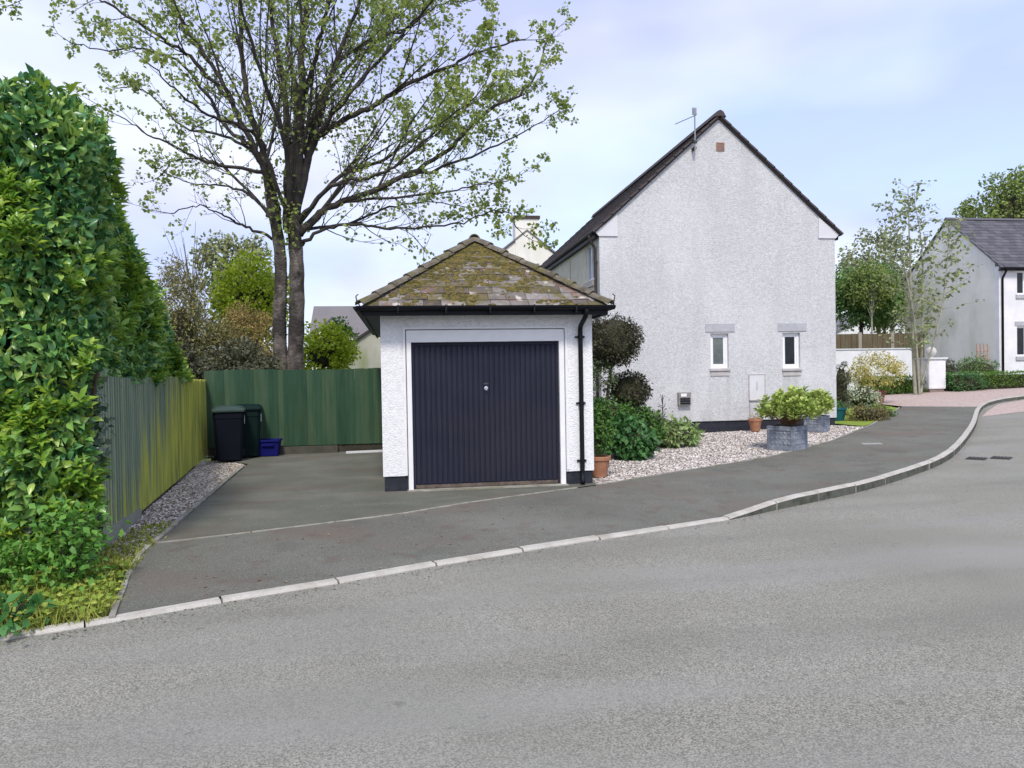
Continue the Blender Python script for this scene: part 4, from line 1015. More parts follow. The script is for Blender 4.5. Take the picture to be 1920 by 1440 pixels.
# ------------------------------------------------------------------ main tree
LIMBS = [
 (0.185,[-2.99,19.5,-.2,-2.99,19.5,1.7,-3.0,19.5,3.05,-2.94,19.5,4.12,-2.98,19.5,5.06,-3.18,19.5,6.26]),
 (0.215,[-2.65,19.5,-.2,-2.65,19.5,1.7,-2.58,19.5,3.05,-2.55,19.5,4.39,-2.59,19.5,5.33,-2.57,19.5,6.14]),
 (0.12,[-3.05,19.5,5.33,-3.21,19.35,6.49,-3.4,19.2,7.1,-3.87,19.05,8.21,-4.31,18.9,9.1,-4.86,18.75,9.95,-5.16,18.6,10.74]),
 (0.13,[-3.0,19.5,5.46,-3.25,19.66,6.97,-3.64,19.82,8.29,-3.84,19.98,9.89,-3.93,20.14,11.32,-4.03,20.3,13.03]),
 (0.14,[-2.74,19.5,5.33,-2.75,19.9,7.18,-2.91,20.3,9.38,-3.23,20.7,11.35,-3.36,21.1,13.54]),
 (0.17,[-2.61,19.5,5.33,-2.44,19.38,6.78,-2.36,19.26,8.34,-2.2,19.14,10.14,-2.06,19.02,11.65,-1.86,18.9,13.15]),
 (0.13,[-2.57,19.5,5.47,-2.28,19.74,7.15,-1.94,19.98,8.6,-1.38,20.22,10.24,-0.66,20.46,12.22,-0.21,20.7,13.81]),
 (0.11,[-2.53,19.5,5.74,-2.05,19.3,7.43,-1.54,19.1,7.82,-0.68,18.9,8.23,0.25,18.7,8.75,1.29,18.5,9.17,2.14,18.3,9.52,3.17,18.1,9.74]),
 (0.12,[-2.48,19.5,5.2,-1.96,19.59,5.76,-1.33,19.67,6.09,-0.1,19.76,6.66,1.16,19.84,7.4,2.47,19.93,8.64,3.48,20.01,9.23,4.15,20.1,10.66]),
 (0.055,[-0.1,19.76,6.66,1.5,20.03,7.25,3.02,20.57,8.03,4.51,21.1,9.04]),
 (0.06,[-2.54,19.5,4.88,-2.32,19.45,5.04,-1.8,19.24,5.29,-1.13,18.99,5.36,-0.34,18.73,5.24,0.6,18.47,5.21,1.59,18.21,5.33,2.48,17.96,5.54,2.85,17.7,5.05]),
 (0.045,[-1.32,19.66,6.09,-0.07,19.2,6.11,1.13,18.9,6.19,2.04,18.6,6.34,2.67,18.3,6.34]),
 (0.07,[-2.25,19.5,7.08,-1.77,19.06,7.85,-0.95,18.62,8.61,0.18,18.18,9.76,0.9,17.74,10.4,1.62,17.3,11.08]),
 (0.07,[-2.07,19.3,7.43,-1.55,19.98,9.58,-0.7,20.46,10.52,0.31,20.94,11.14,1.23,21.42,12.08,2.35,21.9,12.53]),
 (0.08,[-2.37,19.26,8.34,-1.92,18.7,9.31,-1.5,17.9,10.35,-1.12,17.1,11.39]),
 (0.09,[-2.64,19.7,6.6,-2.59,20.43,9.02,-2.89,21.37,11.1,-2.88,22.3,14.26]),
 (0.045,[-3.1,19.5,5.13,-3.65,19.26,5.3,-4.01,19.02,5.46,-4.24,18.78,5.58,-4.66,18.54,5.69,-5.19,18.3,5.44]),
 (0.05,[-3.15,19.4,5.62,-3.67,19.85,6.23,-4.41,20.2,6.58,-5.22,20.55,6.68,-6.04,20.9,7.04]),
 (0.055,[-3.3,19.25,6.69,-4.31,19.1,6.8,-4.92,18.7,6.97,-5.65,18.3,7.27,-6.14,17.9,7.53]),
 (0.06,[-3.5,19.15,7.27,-4.26,19.67,7.95,-4.81,19.83,8.95,-5.46,20.0,9.67,-6.43,20.17,9.99,-7.34,20.33,9.95,-8.15,20.5,10.21]),
 (0.06,[-3.9,19.05,8.26,-4.8,19.17,9.29,-5.18,18.83,9.51,-5.89,18.5,9.9,-6.53,18.17,10.17,-7.29,17.83,10.11,-7.68,17.5,9.87]),
 (0.05,[-4.4,18.9,9.2,-5.25,20.23,10.48,-5.82,20.97,11.48,-6.69,21.7,12.79]),
 (0.05,[-3.42,19.2,7.15,-4.38,20.15,7.83,-5.58,20.8,8.28,-6.69,21.45,9.39,-7.52,22.1,9.67]),
 (0.05,[-3.05,19.5,5.46,-4.14,20.15,6.81,-4.87,20.8,7.39,-5.92,21.45,7.54,-6.53,22.1,7.27]),
 (0.07,[-2.48,19.5,5.47,-1.44,20.02,6.83,-0.34,20.54,7.42,0.85,21.06,8.49,1.79,21.58,9.07,3.12,22.1,10.31]),
 (0.07,[-2.48,19.5,5.47,-1.61,18.82,6.26,-0.56,18.14,6.36,0.2,17.46,6.57,1.03,16.78,7.22,1.81,16.1,7.71]),
 (0.09,[-2.64,19.5,5.47,-2.67,18.43,7.4,-3.16,17.37,9.06,-3.35,16.3,10.34]),
 (0.09,[-2.64,19.5,5.47,-2.41,20.4,8.04,-1.32,21.3,10.12,-0.29,22.2,11.61,0.69,23.1,13.67]),
 (0.06,[-2.67,19.5,5.47,-3.31,18.6,7.31,-4.06,17.7,7.49,-4.6,16.8,7.73,-4.85,15.9,7.91]),
 (0.05,[-2.48,19.5,5.33,-1.32,20.0,5.58,-0.22,20.5,6.12,0.8,21.0,6.4,2.04,21.5,6.38]),
]
mt = thing('maple_tree', 'tall twin-trunked tree with dark branches just coming into leaf behind the fence', 'tree', (-2.8, 19.5, 0))
twg = MB(); LP = []; LA = []
def grow(p, d, L, r, lvl, lush=1.0):
    """a twig with leaf-bearing side twigs"""
    n = 4; pts = [Vector(p)]; dd = Vector(d)
    for i in range(n):
        dd = (dd + Vector((rnd.gauss(0, .16), rnd.gauss(0, .16), rnd.gauss(.07, .12)))).normalized()
        pts.append(pts[-1] + dd * (L / n))
    twg.tube(pts, [r * (1 - .75 * i / n) for i in range(n + 1)], 4 if lvl > 1 else 5, caps=False)
    if lvl < 2:
        k = max(3, int(L / .28))
        for j in range(k):
            s = .25 + .75 * (j + rnd.random()) / k; i = min(int(s * n), n - 1); fr_ = s * n - i
            q = pts[i].lerp(pts[i + 1], fr_)
            sd_ = Vector((rnd.gauss(0, 1), rnd.gauss(0, 1), rnd.gauss(0, .7)))
            nd = (dd * .9 + sd_.normalized() * .9).normalized()
            grow(q, nd, L * rnd.uniform(.28, .5), r * .5, lvl + 1, lush)
    if lvl >= 1:
        for j in range(int(rnd.choice((2, 4, 5, 7)) * lush + rnd.random())):
            s = rnd.uniform(.45, 1.05); q = pts[-1].lerp(pts[1], 1 - s if s < 1 else 0)
            LP.append(q + Vector((rnd.gauss(0, .05), rnd.gauss(0, .05), rnd.gauss(0, .05)))); LA.append((dd * .6 + Vector((rnd.gauss(0, .7), rnd.gauss(0, .7), rnd.gauss(-.25, .5)))))
def clothe(sp, rad, start, gap):
    m_ = len(sp); acc = 0
    for i in range(1, m_):
        acc += (sp[i] - sp[i - 1]).length
        if i / m_ < start: continue
        while acc > gap:
            acc -= gap * rnd.uniform(.7, 1.3)
            tg = (sp[min(i + 1, m_ - 1)] - sp[i - 1]).normalized()
            sd_ = Vector((rnd.gauss(0, 1), rnd.gauss(0, 1), rnd.gauss(0, .8))).normalized()
            nd = (tg * .9 + sd_ * .8 + Vector((0, 0, .12))).normalized()
            k = i / m_
            grow(sp[i], nd, rnd.uniform(.7, 1.4) * (1.15 - .55 * k), min(.017, rad[i] * .45), 0, lush_at(sp[i]))
def lush_at(p):
    d = math.hypot(p.x + 2.7, (p.y - 19.5), (p.z - 7.2) * .8)
    return max(.22, min(1.25, (d - 1.0) / 3.6)) * (1.1 if p.x > -.5 else 1.05) * (.92 if p.z > 9 else 1)
for li, (r0, fl) in enumerate(LIMBS):
    pts = [Vector(fl[i:i + 3]) for i in range(0, len(fl), 3)]
    sp = smooth_path(pts, 6); m_ = len(sp)
    for i in range(1, m_ - 1):
        if li > 1: sp[i] = sp[i] + Vector((rnd.gauss(0, .025), rnd.gauss(0, .025), rnd.gauss(0, .02)))
    if li < 2:
        rad = [r0 * (1.25 if i < 4 else 1.0) * (1 - .28 * i / m_) * (1 + .05 * math.sin(i * 1.9)) for i in range(m_)]
        MB().tube(sp, rad, 14).build('trunk', bark_m, mt, smooth=True)
        continue
    rad = [max(.014, r0 * .92 * (1 - .86 * (i / m_) ** .9)) for i in range(m_)]
    MB().tube(sp, rad, 8).build('limb', limb_m, mt, smooth=True)
    clothe(sp, rad, .22, .36)
    if r0 >= .065:                                # slimmer branches fanning off the limb
        for j in range(3):
            i = int(m_ * rnd.uniform(.12, .6)); tg = (sp[min(i + 2, m_ - 1)] - sp[i]).normalized()
            sd_ = Vector((rnd.gauss(0, 1), rnd.gauss(0, 1), rnd.gauss(0, .4))).normalized()
            d = (tg + sd_ * .42 + Vector((0, 0, .25))).normalized(); L = rnd.uniform(2.2, 4.2)
            q = [sp[i]]
            for k in range(4):
                d = (d + Vector((rnd.gauss(0, .08), rnd.gauss(0, .08), rnd.gauss(.06, .06)))).normalized(); q.append(q[-1] + d * L / 4)
            bp_ = smooth_path(q, 4); br = [max(.008, rad[i] * .5 * (1 - .85 * k / len(bp_))) for k in range(len(bp_))]
            MB().tube(bp_, br, 7).build('branch', limb_m, mt, smooth=True)
            clothe(bp_, br, .25, .42)
    grow(sp[-1], (sp[-1] - sp[-2]).normalized(), .9, .011, 0, lush_at(sp[-1]))
# small leafy shoots on the trunks
for q, k in (((-2.75, 19.25, 5.1), 30), ((-2.95, 19.25, 6.6), 36), ((-2.6, 19.2, 5.6), 26), ((-3.0, 19.3, 5.9), 24)):
    for j in range(k * 3):
        LP.append(Vector(q) + Vector((rnd.gauss(0, .16), rnd.gauss(0, .14), rnd.gauss(0, .28)))); LA.append(Vector((rnd.gauss(0, 1), rnd.gauss(0, 1), rnd.gauss(0, 1))))
twg.build('twigs', limb_m, mt, kind='stuff')
P = np.array([p[:] for p in LP]); A = np.array([a[:] for a in LA]); n = len(P)
me = leaf_mesh('leaves', P, A, rng.normal(size=(n, 3)) * .7 + np.array([0, 0, .6]), .06 + .07 * rng.random(n), .85, LEAF4, origin(mt))
o = link('leaves', me, mt, tree_leaf); o['kind'] = 'stuff'
print('tree leaves', n, 'twig faces', len(twg.f))

# ------------------------------------------------------------------ laurel hedge
hg = thing('laurel_hedge', 'very tall glossy laurel hedge with yellow-green new shoots at the left edge', 'hedge', (-3.6, 8.5, 0))
TOPY = [(6.5, 4.02), (6.9, 4.10), (7.4, 4.22), (7.95, 4.36), (8.5, 3.92), (9.5, 3.56), (10.8, 3.20), (12.5, 2.60), (13.6, 2.15), (15.2, 1.7)]
def htop(y): return float(np.interp(y, [a for a, b in TOPY], [b for a, b in TOPY]))
def hright(y, z):
    base = np.interp(y, [6.6, 7.0, 7.7, 15.2], [-2.84, -2.76, -2.96, -3.82])
    if y > 7.6: base += .04 - .03 * (y - 7.6) if z > 1.55 else -.4
    return base + (.05 if y < 8.4 else -.03) * max(0, z - 2.5)
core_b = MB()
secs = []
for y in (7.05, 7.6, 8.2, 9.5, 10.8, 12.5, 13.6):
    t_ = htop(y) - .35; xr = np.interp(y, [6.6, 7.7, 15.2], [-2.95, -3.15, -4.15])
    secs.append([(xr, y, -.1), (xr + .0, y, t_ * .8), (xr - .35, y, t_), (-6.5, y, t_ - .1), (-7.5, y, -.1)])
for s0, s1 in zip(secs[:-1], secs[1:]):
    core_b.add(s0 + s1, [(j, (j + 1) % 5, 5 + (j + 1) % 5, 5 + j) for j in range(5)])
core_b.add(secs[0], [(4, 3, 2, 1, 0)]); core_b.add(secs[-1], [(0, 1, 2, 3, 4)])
core_b.build('inner_growth', M_('hedge_core_shade', [(.3, (.012, .016, .010)), (.7, (.032, .036, .02))], scale=9, rough=1, bump=1, bscale=20, bdist=.08), hg)  # solid core behind the leaves, coloured dark to paint shade in the gaps
HP = []; HN = []
def hadd(x, y, z, n, j=.12):
    hole = mnoise.noise(Vector((x * 2.9 + 9, y * 2.9, z * 2.9)))
    if hole < -.30 and rnd.random() < .8: return
    b = .22 * mnoise.noise(Vector((x * 1.6, y * 1.6, z * 1.6))) + .08 * mnoise.noise(Vector((x * 4, y * 4, z * 4)))
    v = Vector(n).normalized()
    p = Vector((x, y, z)) + v * (b - abs(rnd.gauss(0, j)))
    HP.append(p[:]); HN.append(v[:])
def rcorner(y, z):     # rounded top edge
    t_ = htop(y); return max(0, (z - (t_ - .55)) / .55)
for i in range(20000):   # front face
    x = rnd.uniform(-4.7, -2.70); z = rnd.uniform(.05, 4.3)
    k = max(0, (x + 3.2) / .45); yf = 6.78 + .22 * k * k - .11 * (x + 3)
    kt = rcorner(7.1, z)
    if z > htop(7.0) - .05: continue
    hadd(x, yf + .35 * kt * kt, z, (.45 * k, -1, .7 * kt))
for i in range(23000):   # face over the fence
    y = 6.95 + 7.1 * rnd.random() ** 1.15; t_ = htop(y)
    zlo = .05 if y < 7.6 else 1.42
    z = rnd.uniform(zlo, t_)
    kt = rcorner(y, z)
    hadd(hright(y, z) - (.24 if y < 8.3 else .34) * kt * kt, y, z, (1, -.25, .9 * kt))
for i in range(8000):    # top
    y = rnd.uniform(6.95, 13.8); x = rnd.uniform(-5.4, -2.95 - (y - 7) * .125)
    hadd(x, y, htop(y) + .02, (.1, -.2, 1), .08)
P = np.array(HP); N = np.array(HN); n = len(P)
up = np.array([0, 0, 1.0])
Nn = unit(N * .9 + up * .45 + rng.normal(size=(n, 3)) * .55)
A = unit(N * .55 + up * (.25 + .5 * rng.normal(size=(n, 1))) + rng.normal(size=(n, 3)) * .6)
big = np.argsort((P ** 2).sum(1) - 0)                # nearest to the street first
Lf = .085 + .065 * rng.random(n)
isnew = np.array([mnoise.noise(Vector((p[0] * 2.2 + 5, p[1] * 1.4, p[2] * 1.5))) for p in P]) + .42 * rng.normal(size=n) * .6 - np.clip(P[:, 2] - 3.0, 0, 2) * .28
new = isnew - np.clip(1.6 - P[:, 2], 0, 1.2) * -.12 > .28
sel = np.zeros(n, bool); order = [i for i in big if N[i][1] < -.6 and not new[i]]
sel[order[0:2600:10]] = True                         # leaves built one by one
LEAF7 = (np.array([(0, 0, 0), (.42, .30, .10), (.46, .62, .12), (0, 1, -.12), (-.46, .62, .12), (-.42, .30, .10), (0, .34, .0), (0, .66, -.01)]),
         np.array([(0, 1, 6), (1, 2, 7), (1, 7, 6), (2, 3, 7), (0, 6, 5), (6, 7, 4), (6, 4, 5), (7, 3, 4)]))
a_ = ~new & ~sel
o = link('leaves', leaf_mesh('leaves', P[a_], A[a_], Nn[a_], Lf[a_], .46, LEAF7, origin(hg)), hg, laurel_old); o['kind'] = 'stuff'
# leafy new shoots: upright rosettes at the ends of growth
SP, SA, SN = [], [], []
idx = np.where(new)[0]
for i in idx[::3]:
    b = Vector(P[i]) + Vector(N[i]) * .05
    ax = (Vector(N[i]) * .5 + Vector((0, 0, .8)) + Vector((rnd.gauss(0, .25), rnd.gauss(0, .25), 0))).normalized()
    for k in range(6):
        an = k * 2.4; e1 = ax.orthogonal().normalized(); e2 = ax.cross(e1)
        rad = e1 * math.cos(an) + e2 * math.sin(an)
        SP.append((b + ax * (.012 * k))[:]); SA.append((ax * (.35 + .12 * k) + rad * .75)[:]); SN.append((ax * .7 - rad * .4)[:])
o = link('new_shoots', leaf_mesh('new_shoots', SP, SA, SN, (.085 + .06 * rng.random(len(SP))), .40, LEAF7, origin(hg)), hg, laurel_new); o['kind'] = 'stuff'
me1 = leaf_mesh('leaf', [(0, 0, 0)], [(0, 1, 0)], [(0, 0, 1)], 1, .46, LEAF7); me1.materials.append(laurel_old)
org = origin(hg)
for i in np.where(sel)[0]:
    o = link('leaf', me1, hg)
    a = Vector(A[i]).normalized(); nn = Vector(Nn[i]); x = a.cross(nn).normalized(); z = x.cross(a)
    M4 = Matrix((x, a, z)).transposed().to_4x4(); s = .125 + .04 * rnd.random()
    o.matrix_local = Matrix.Translation(Vector(P[i]) - org + Vector(N[i]) * .05) @ M4 @ Matrix.Scale(s, 4)

# ivy on the near end of the hedge
iv = thing('ivy', 'pale-veined ivy climbing the near end of the green fence beside the hedge', 'ivy', (-2.75, 7.3, 0))
k = 3600; z = rng.uniform(.15, 1.85, k); s_ = rng.random(k)
x = -3.12 + .30 * s_ + .05 * rng.normal(size=k); y = 6.93 + .55 * s_ ** 2 + .05 * rng.normal(size=k)
x -= .05 * np.sin(z * 4)
foliage('leaves', np.stack([x, y, z], 1), np.tile([(.75, -.65, .1)], (k, 1)), .058, ivy_m, iv, W=.85, droop=.6)
MB().tube(smooth_path([(-2.8, 7.1, 0), (-2.74, 7.2, .6), (-2.8, 7.25, 1.2), (-2.74, 7.3, 1.7)], 4), .018, 6).build('stem', stem_m, iv)

# ------------------------------------------------------------------ verge: grass and weeds
k = 17000
vx = rng.uniform(-5.2, -2.05, k); vy = rng.uniform(4.2, 7.1, k)
line = np.interp(vx, [-5.2, -5, -2.67, -2.05], [4.32, 4.40, 5.40, 5.66]) - .01
kd = rng.random(k)
keep = (vy > line) & (vy < 6.95 + (-2.9 - vx) * .05) & (vx < -2.06 - (vy - 5.6) * .19 - .04) & (kd > .02)
vx, vy = vx[keep], vy[keep]; k = len(vx)
A = unit(np.stack([rng.normal(size=k) * .45, rng.normal(size=k) * .45, np.ones(k)], 1))
o = link('grass', leaf_mesh('grass', np.stack([vx, vy, np.full(k, -.085)], 1), A, rng.normal(size=(k, 3)), .07 + .12 * rng.random(k) ** 1.5, .055, BLADE), None, grass_m)
o['kind'] = 'stuff'
k = 3600                                              # low clover-like cover among the grass
wx = rng.uniform(-4.6, -2.15, k); wy = rng.uniform(4.7, 6.9, k)
keep = (wy > np.interp(wx, [-5, -2.67, -2.05], [4.42, 5.44, 5.7])) & (wx < -2.1 - (wy - 5.6) * .19)
wx, wy = wx[keep], wy[keep]; k = len(wx)
wz = -.06 + .11 * rng.random(k)
o = link('ground_cover', leaf_mesh('ground_cover', np.stack([wx, wy, wz], 1), np.stack([rng.normal(size=k), rng.normal(size=k), .5 * rng.random(k)], 1), np.tile([(0, -.3, 1.)], (k, 1)) + rng.normal(size=(k, 3)) * .4, .04 + .03 * rng.random(k), .75, LEAF5), None,
         fol('clover_leaf', [(.1, (.13, .24, .03)), (.5, (.27, .36, .05)), (.9, (.46, .48, .11))], scale=5)); o['kind'] = 'stuff'
def weed(name, label, c, r_, h_, n, size, M, cat='plant', group=None):
    t = thing(name, label, cat, c, group)
    P = np.stack([c[0] + r_ * rng.normal(size=n) * .5, c[1] + r_ * rng.normal(size=n) * .5, c[2] + h_ * rng.random(n)], 1)
    N = unit(P - np.array([c[0], c[1], c[2] + h_ * .2]) + rng.normal(size=(n, 3)) * .1)
    foliage('leaves', P, N, size, M, t, W=.6)
    s = MB()
    for i in range(8):
        a = rnd.random() * 6.28; s.tube([(c[0], c[1], c[2] - .03), (c[0] + r_ * .3 * math.cos(a), c[1] + r_ * .3 * math.sin(a), c[2] + h_ * .5), (c[0] + r_ * .5 * math.cos(a), c[1] + r_ * .5 * math.sin(a), c[2] + h_ * .95)], .005, 4)
    s.build('stems', stem_m, t, kind='stuff')
    return t
weed('nettle', 'tall bright green nettle clump at the foot of the hedge', (-2.64, 6.42, -.03), .24, .62, 800, .066, nettle_m)
weed('nettle', 'lower bright green nettle clump left of the taller one', (-3.15, 6.45, -.03), .26, .38, 520, .062, nettle_m)
weed('dock_plant', 'broad-leaved green dock plant by the kerb at the bottom left corner', (-2.72, 5.55, -.05), .24, .16, 110, .10, dock_m)
weed('dock_plant', 'broad-leaved green dock plant left of the corner dock, at the very edge', (-3.1, 5.50, -.05), .24, .2, 120, .11, dock_m)
k = 1700                                              # tufts creeping into the gravel
q = rng.random(k) ** 2; gx = -2.30 - .08 * q - .55 * rng.random(k); gy = 6.85 + 2.1 * q
keep = gx < -2.34 - (gy - 6.9) * .09
gx, gy = gx[keep], gy[keep]; k = len(gx)
o = link('gravel_weeds', leaf_mesh('gravel_weeds', np.stack([gx, gy, np.full(k, -.03)], 1), np.stack([rng.normal(size=k) * .8, rng.normal(size=k) * .8, np.ones(k)], 1), rng.normal(size=(k, 3)), .03 + .05 * rng.random(k), .3, LEAF4), None, grass_m); o['kind'] = 'stuff'
k = 110                                               # dry bits on the tarmac
lx = rng.uniform(-2.0, 1.5, k); ly = 5.9 + .42 * (lx + 2) + rng.random(k) ** 1.4 * 3.4
lz = np.array([pave_z(a, b) if b < np.interp(a, [p[0] for p in back], [p[1] for p in back]) else hgt(a, b) for a, b in zip(lx, ly)]) + .004
o = link('leaf_litter', leaf_mesh('leaf_litter', np.stack([lx, ly, lz], 1), np.stack([rng.normal(size=k), rng.normal(size=k), .1 * rng.random(k)], 1), np.tile([(0, 0, 1.)], (k, 1)), .018 + .03 * rng.random(k), .6, LEAF5), None,
         fol('dry_leaf', [(.1, (.16, .09, .05)), (.9, (.42, .32, .22))])); o['kind'] = 'stuff'

q = []                                                # grit and crumbs gathered in the channel along the kerb
for i in range(1500):
    j = rnd.randrange(len(kerb_line) - 1); a_, b_ = kerb_line[j], kerb_line[j + 1]
    if not (-4 < a_.x < 14): continue
    t_ = (b_ - a_).normalized(); p_ = a_.lerp(b_, rnd.random()) + Vector((t_.y, -t_.x)) * (.012 + abs(rnd.gauss(0, .09)))
    q.append((p_.x, p_.y, road_z(p_.x, p_.y) + .004))
k = len(q)
o = link('road_grit', leaf_mesh('road_grit', q, np.stack([rng.normal(size=k), rng.normal(size=k), .15 * rng.random(k)], 1), np.tile([(0, 0, 1.)], (k, 1)) + rng.normal(size=(k, 3)) * .2, .008 + .022 * rng.random(k) ** 2, .7, LEAF5), None,
         M_('grit', [(.1, (.05, .05, .045)), (.5, (.16, .14, .11)), (.9, (.33, .30, .26))], island=.7)); o['kind'] = 'stuff'

# ------------------------------------------------------------------ shrubs, trees
def stem_fan(parent, c, h_, r_, n=6, rad=.012, M=None):
    s = MB()
    for i in range(n):
        a = 6.28 * i / n + rnd.random(); k = r_ * rnd.uniform(.4, 1)
        s.tube([(c[0], c[1], c[2] - .04), (c[0] + k * .4 * math.cos(a), c[1] + k * .4 * math.sin(a), c[2] + h_ * .5), (c[0] + k * math.cos(a), c[1] + k * math.sin(a), c[2] + h_)], [rad, rad * .8, rad * .4], 5)
    return s.build('stem', M or stem_m, parent)
def shrub(name, label, c, radii, M, size, nclump, per, rc, cat='shrub', group=None, core_k=.72, inner=.7, tmpl=LEAF5, W=.5, zg=None, up=.5):
    """c: centre of the crown; stands on the ground below it"""
    g0 = hgt(c[0], c[1]) if zg is None else zg
    t = thing(name, label, cat, (c[0], c[1], g0), group)
    if core_k: core('inner_growth', c, tuple(k * core_k for k in radii), t, seed=rnd.random() * 50)
    P, N = lumps(c, radii, nclump, per, rc, zmin=g0 + .01, inner=inner)
    foliage('leaves', P, N, size, M, t, W=W, tmpl=tmpl, up=up)
    stem_fan(t, (c[0], c[1], g0), max(.1, c[2] - g0), min(radii[0], radii[1]) * .5, 5, .02)
    return t
# cloud-pruned shrub beside the garage
tp = thing('topiary_shrub', 'dark bronze shrub clipped into two balls between garage and house', 'shrub', (4.2, 14.7, 0))
for c, rd, nc in (((4.22, 14.6, 2.22), (.60, .56, .52), 90), ((4.64, 14.9, 1.18), (.44, .42, .40), 60)):
    core('inner_growth', c, tuple(k * .8 for k in rd), tp, seed=c[0])
    P, N = lumps(c, tuple(k * .86 for k in rd), nc, 60, .14, inner=.93)
    foliage('ball', P, N, .058, ever_leaf, tp, W=.45)
MB().tube(smooth_path([(4.15, 14.7, 0), (4.1, 14.68, .8), (4.2, 14.62, 1.7), (4.22, 14.6, 2.1)], 4), .035, 8).tube(smooth_path([(4.15, 14.7, .3), (4.4, 14.8, .7), (4.6, 14.9, 1.1)], 4), .025, 8).build('stem', stem_m, tp)
P, N = lumps((4.0, 14.6, 1.55), (.3, .3, .35), 26, 40, .14)
foliage('loose_shoots', P, N, .06, sage_leaf, tp)
shrub('shrub', 'mid-green bushy shrub beside the garage wall below the clipped balls', (3.95, 13.9, .62), (.46, .45, .46), green_leaf, .07, 60, 60, .17)
shrub('shrub', 'low deep green leafy plant on the gravel in front of the bushy shrub', (4.15, 13.25, .34), (.40, .36, .34), deep_leaf, .105, 42, 45, .15, W=.7)
shrub('perennial', 'pale cream-edged leafy plant at the right end of the gravel border', (5.62, 14.75, .26), (.40, .32, .26), varieg_leaf, .12, 30, 36, .13, W=.45)
shrub('perennial', 'grey-green spiky plant between the deep green plant and the cream-edged one', (5.15, 15.1, .34), (.42, .34, .32), sage_leaf, .10, 34, 40, .15, W=.3)
shrub('perennial', 'fresh green leafy clump behind the spiky plant by the house plinth', (4.85, 14.6, .42), (.34, .34, .40), green_leaf, .09, 34, 44, .15)
tw = thing('bare_shrub', 'small bare twiggy shrub standing against the white gable', 'shrub', (5.95, 16.5, .07))
s = MB()
for i in range(9):
    z = .12 + .9 * i / 9; a = rnd.random() * 6.28; L = .20 * (1 - i / 11)
    s.tube([(5.95, 16.5, z), (5.95 + L * math.cos(a), 16.5 + L * math.sin(a), z + .14)], .006, 4)
    s.tube([(5.95, 16.5, z), (5.95 - L * math.cos(a + .6), 16.5 - L * math.sin(a + .6), z + .12)], .006, 4)
s.build('twigs', stem_m, tw, kind='stuff')
MB().tube([(5.95, 16.5, .03), (5.955, 16.5, 1.05)], .010, 6).build('stem', stem_m, tw)
P = np.array([5.95, 16.5, .35]) + rng.normal(size=(160, 3)) * np.array([.10, .10, .26]); foliage('leaves', P, rdir(160), .045, dark_shrub, tw)

def pot_mesh(r0, r1, h_, rim):
    return MB().lathe([(r0 * .98, 0), (r0, .004), (r1, h_ - rim), (r1 * 1.10, h_ - rim + .004), (r1 * 1.12, h_ - .006), (r1 * 1.10, h_), (r1 * .95, h_), (r1 * .93, h_ - .05)], n=24)
def pot(name, label, loc, r0, r1, h_, M, rim=.06, cat='pot', group=None):
    t = thing(name, label, cat, loc, group)
    pot_mesh(r0, r1, h_, rim).build('pot', M, t, smooth=False, local=True)
    MB().lathe([(0, 0), (r1 * .93, .001), (0, .012)], (0, 0, h_ - .055), 20).build('compost', compost, t, local=True)
    return t
t = pot('potted_shrub', 'tall green shrub in a terracotta pot at the right corner of the garage', (2.99, 11.15, 0), .11, .165, .32, terracotta, cat='potted plant')
P, N = lumps((3.0, 11.2, .78), (.16, .20, .40), 40, 46, .10); foliage('leaves', P, N, .06, green_leaf, t)
stem_fan(t, (2.99, 11.15, .3), .5, .12, 5, .009)
shrub('shrub', 'upright mid-green shrub close behind the terracotta pot at the garage wall', (3.12, 12.2, .66), (.25, .45, .52), green_leaf, .065, 40, 50, .14)
t = pot('potted_plant', 'small terracotta pot with dry stems at the foot of the gable', (8.30, 16.68, .13), .10, .15, .30, terracotta, cat='potted plant')
P, N = lumps((8.3, 16.68, .46), (.11, .11, .07), 10, 10, .05); foliage('leaves', P, N, .04, rust_leaf, t)

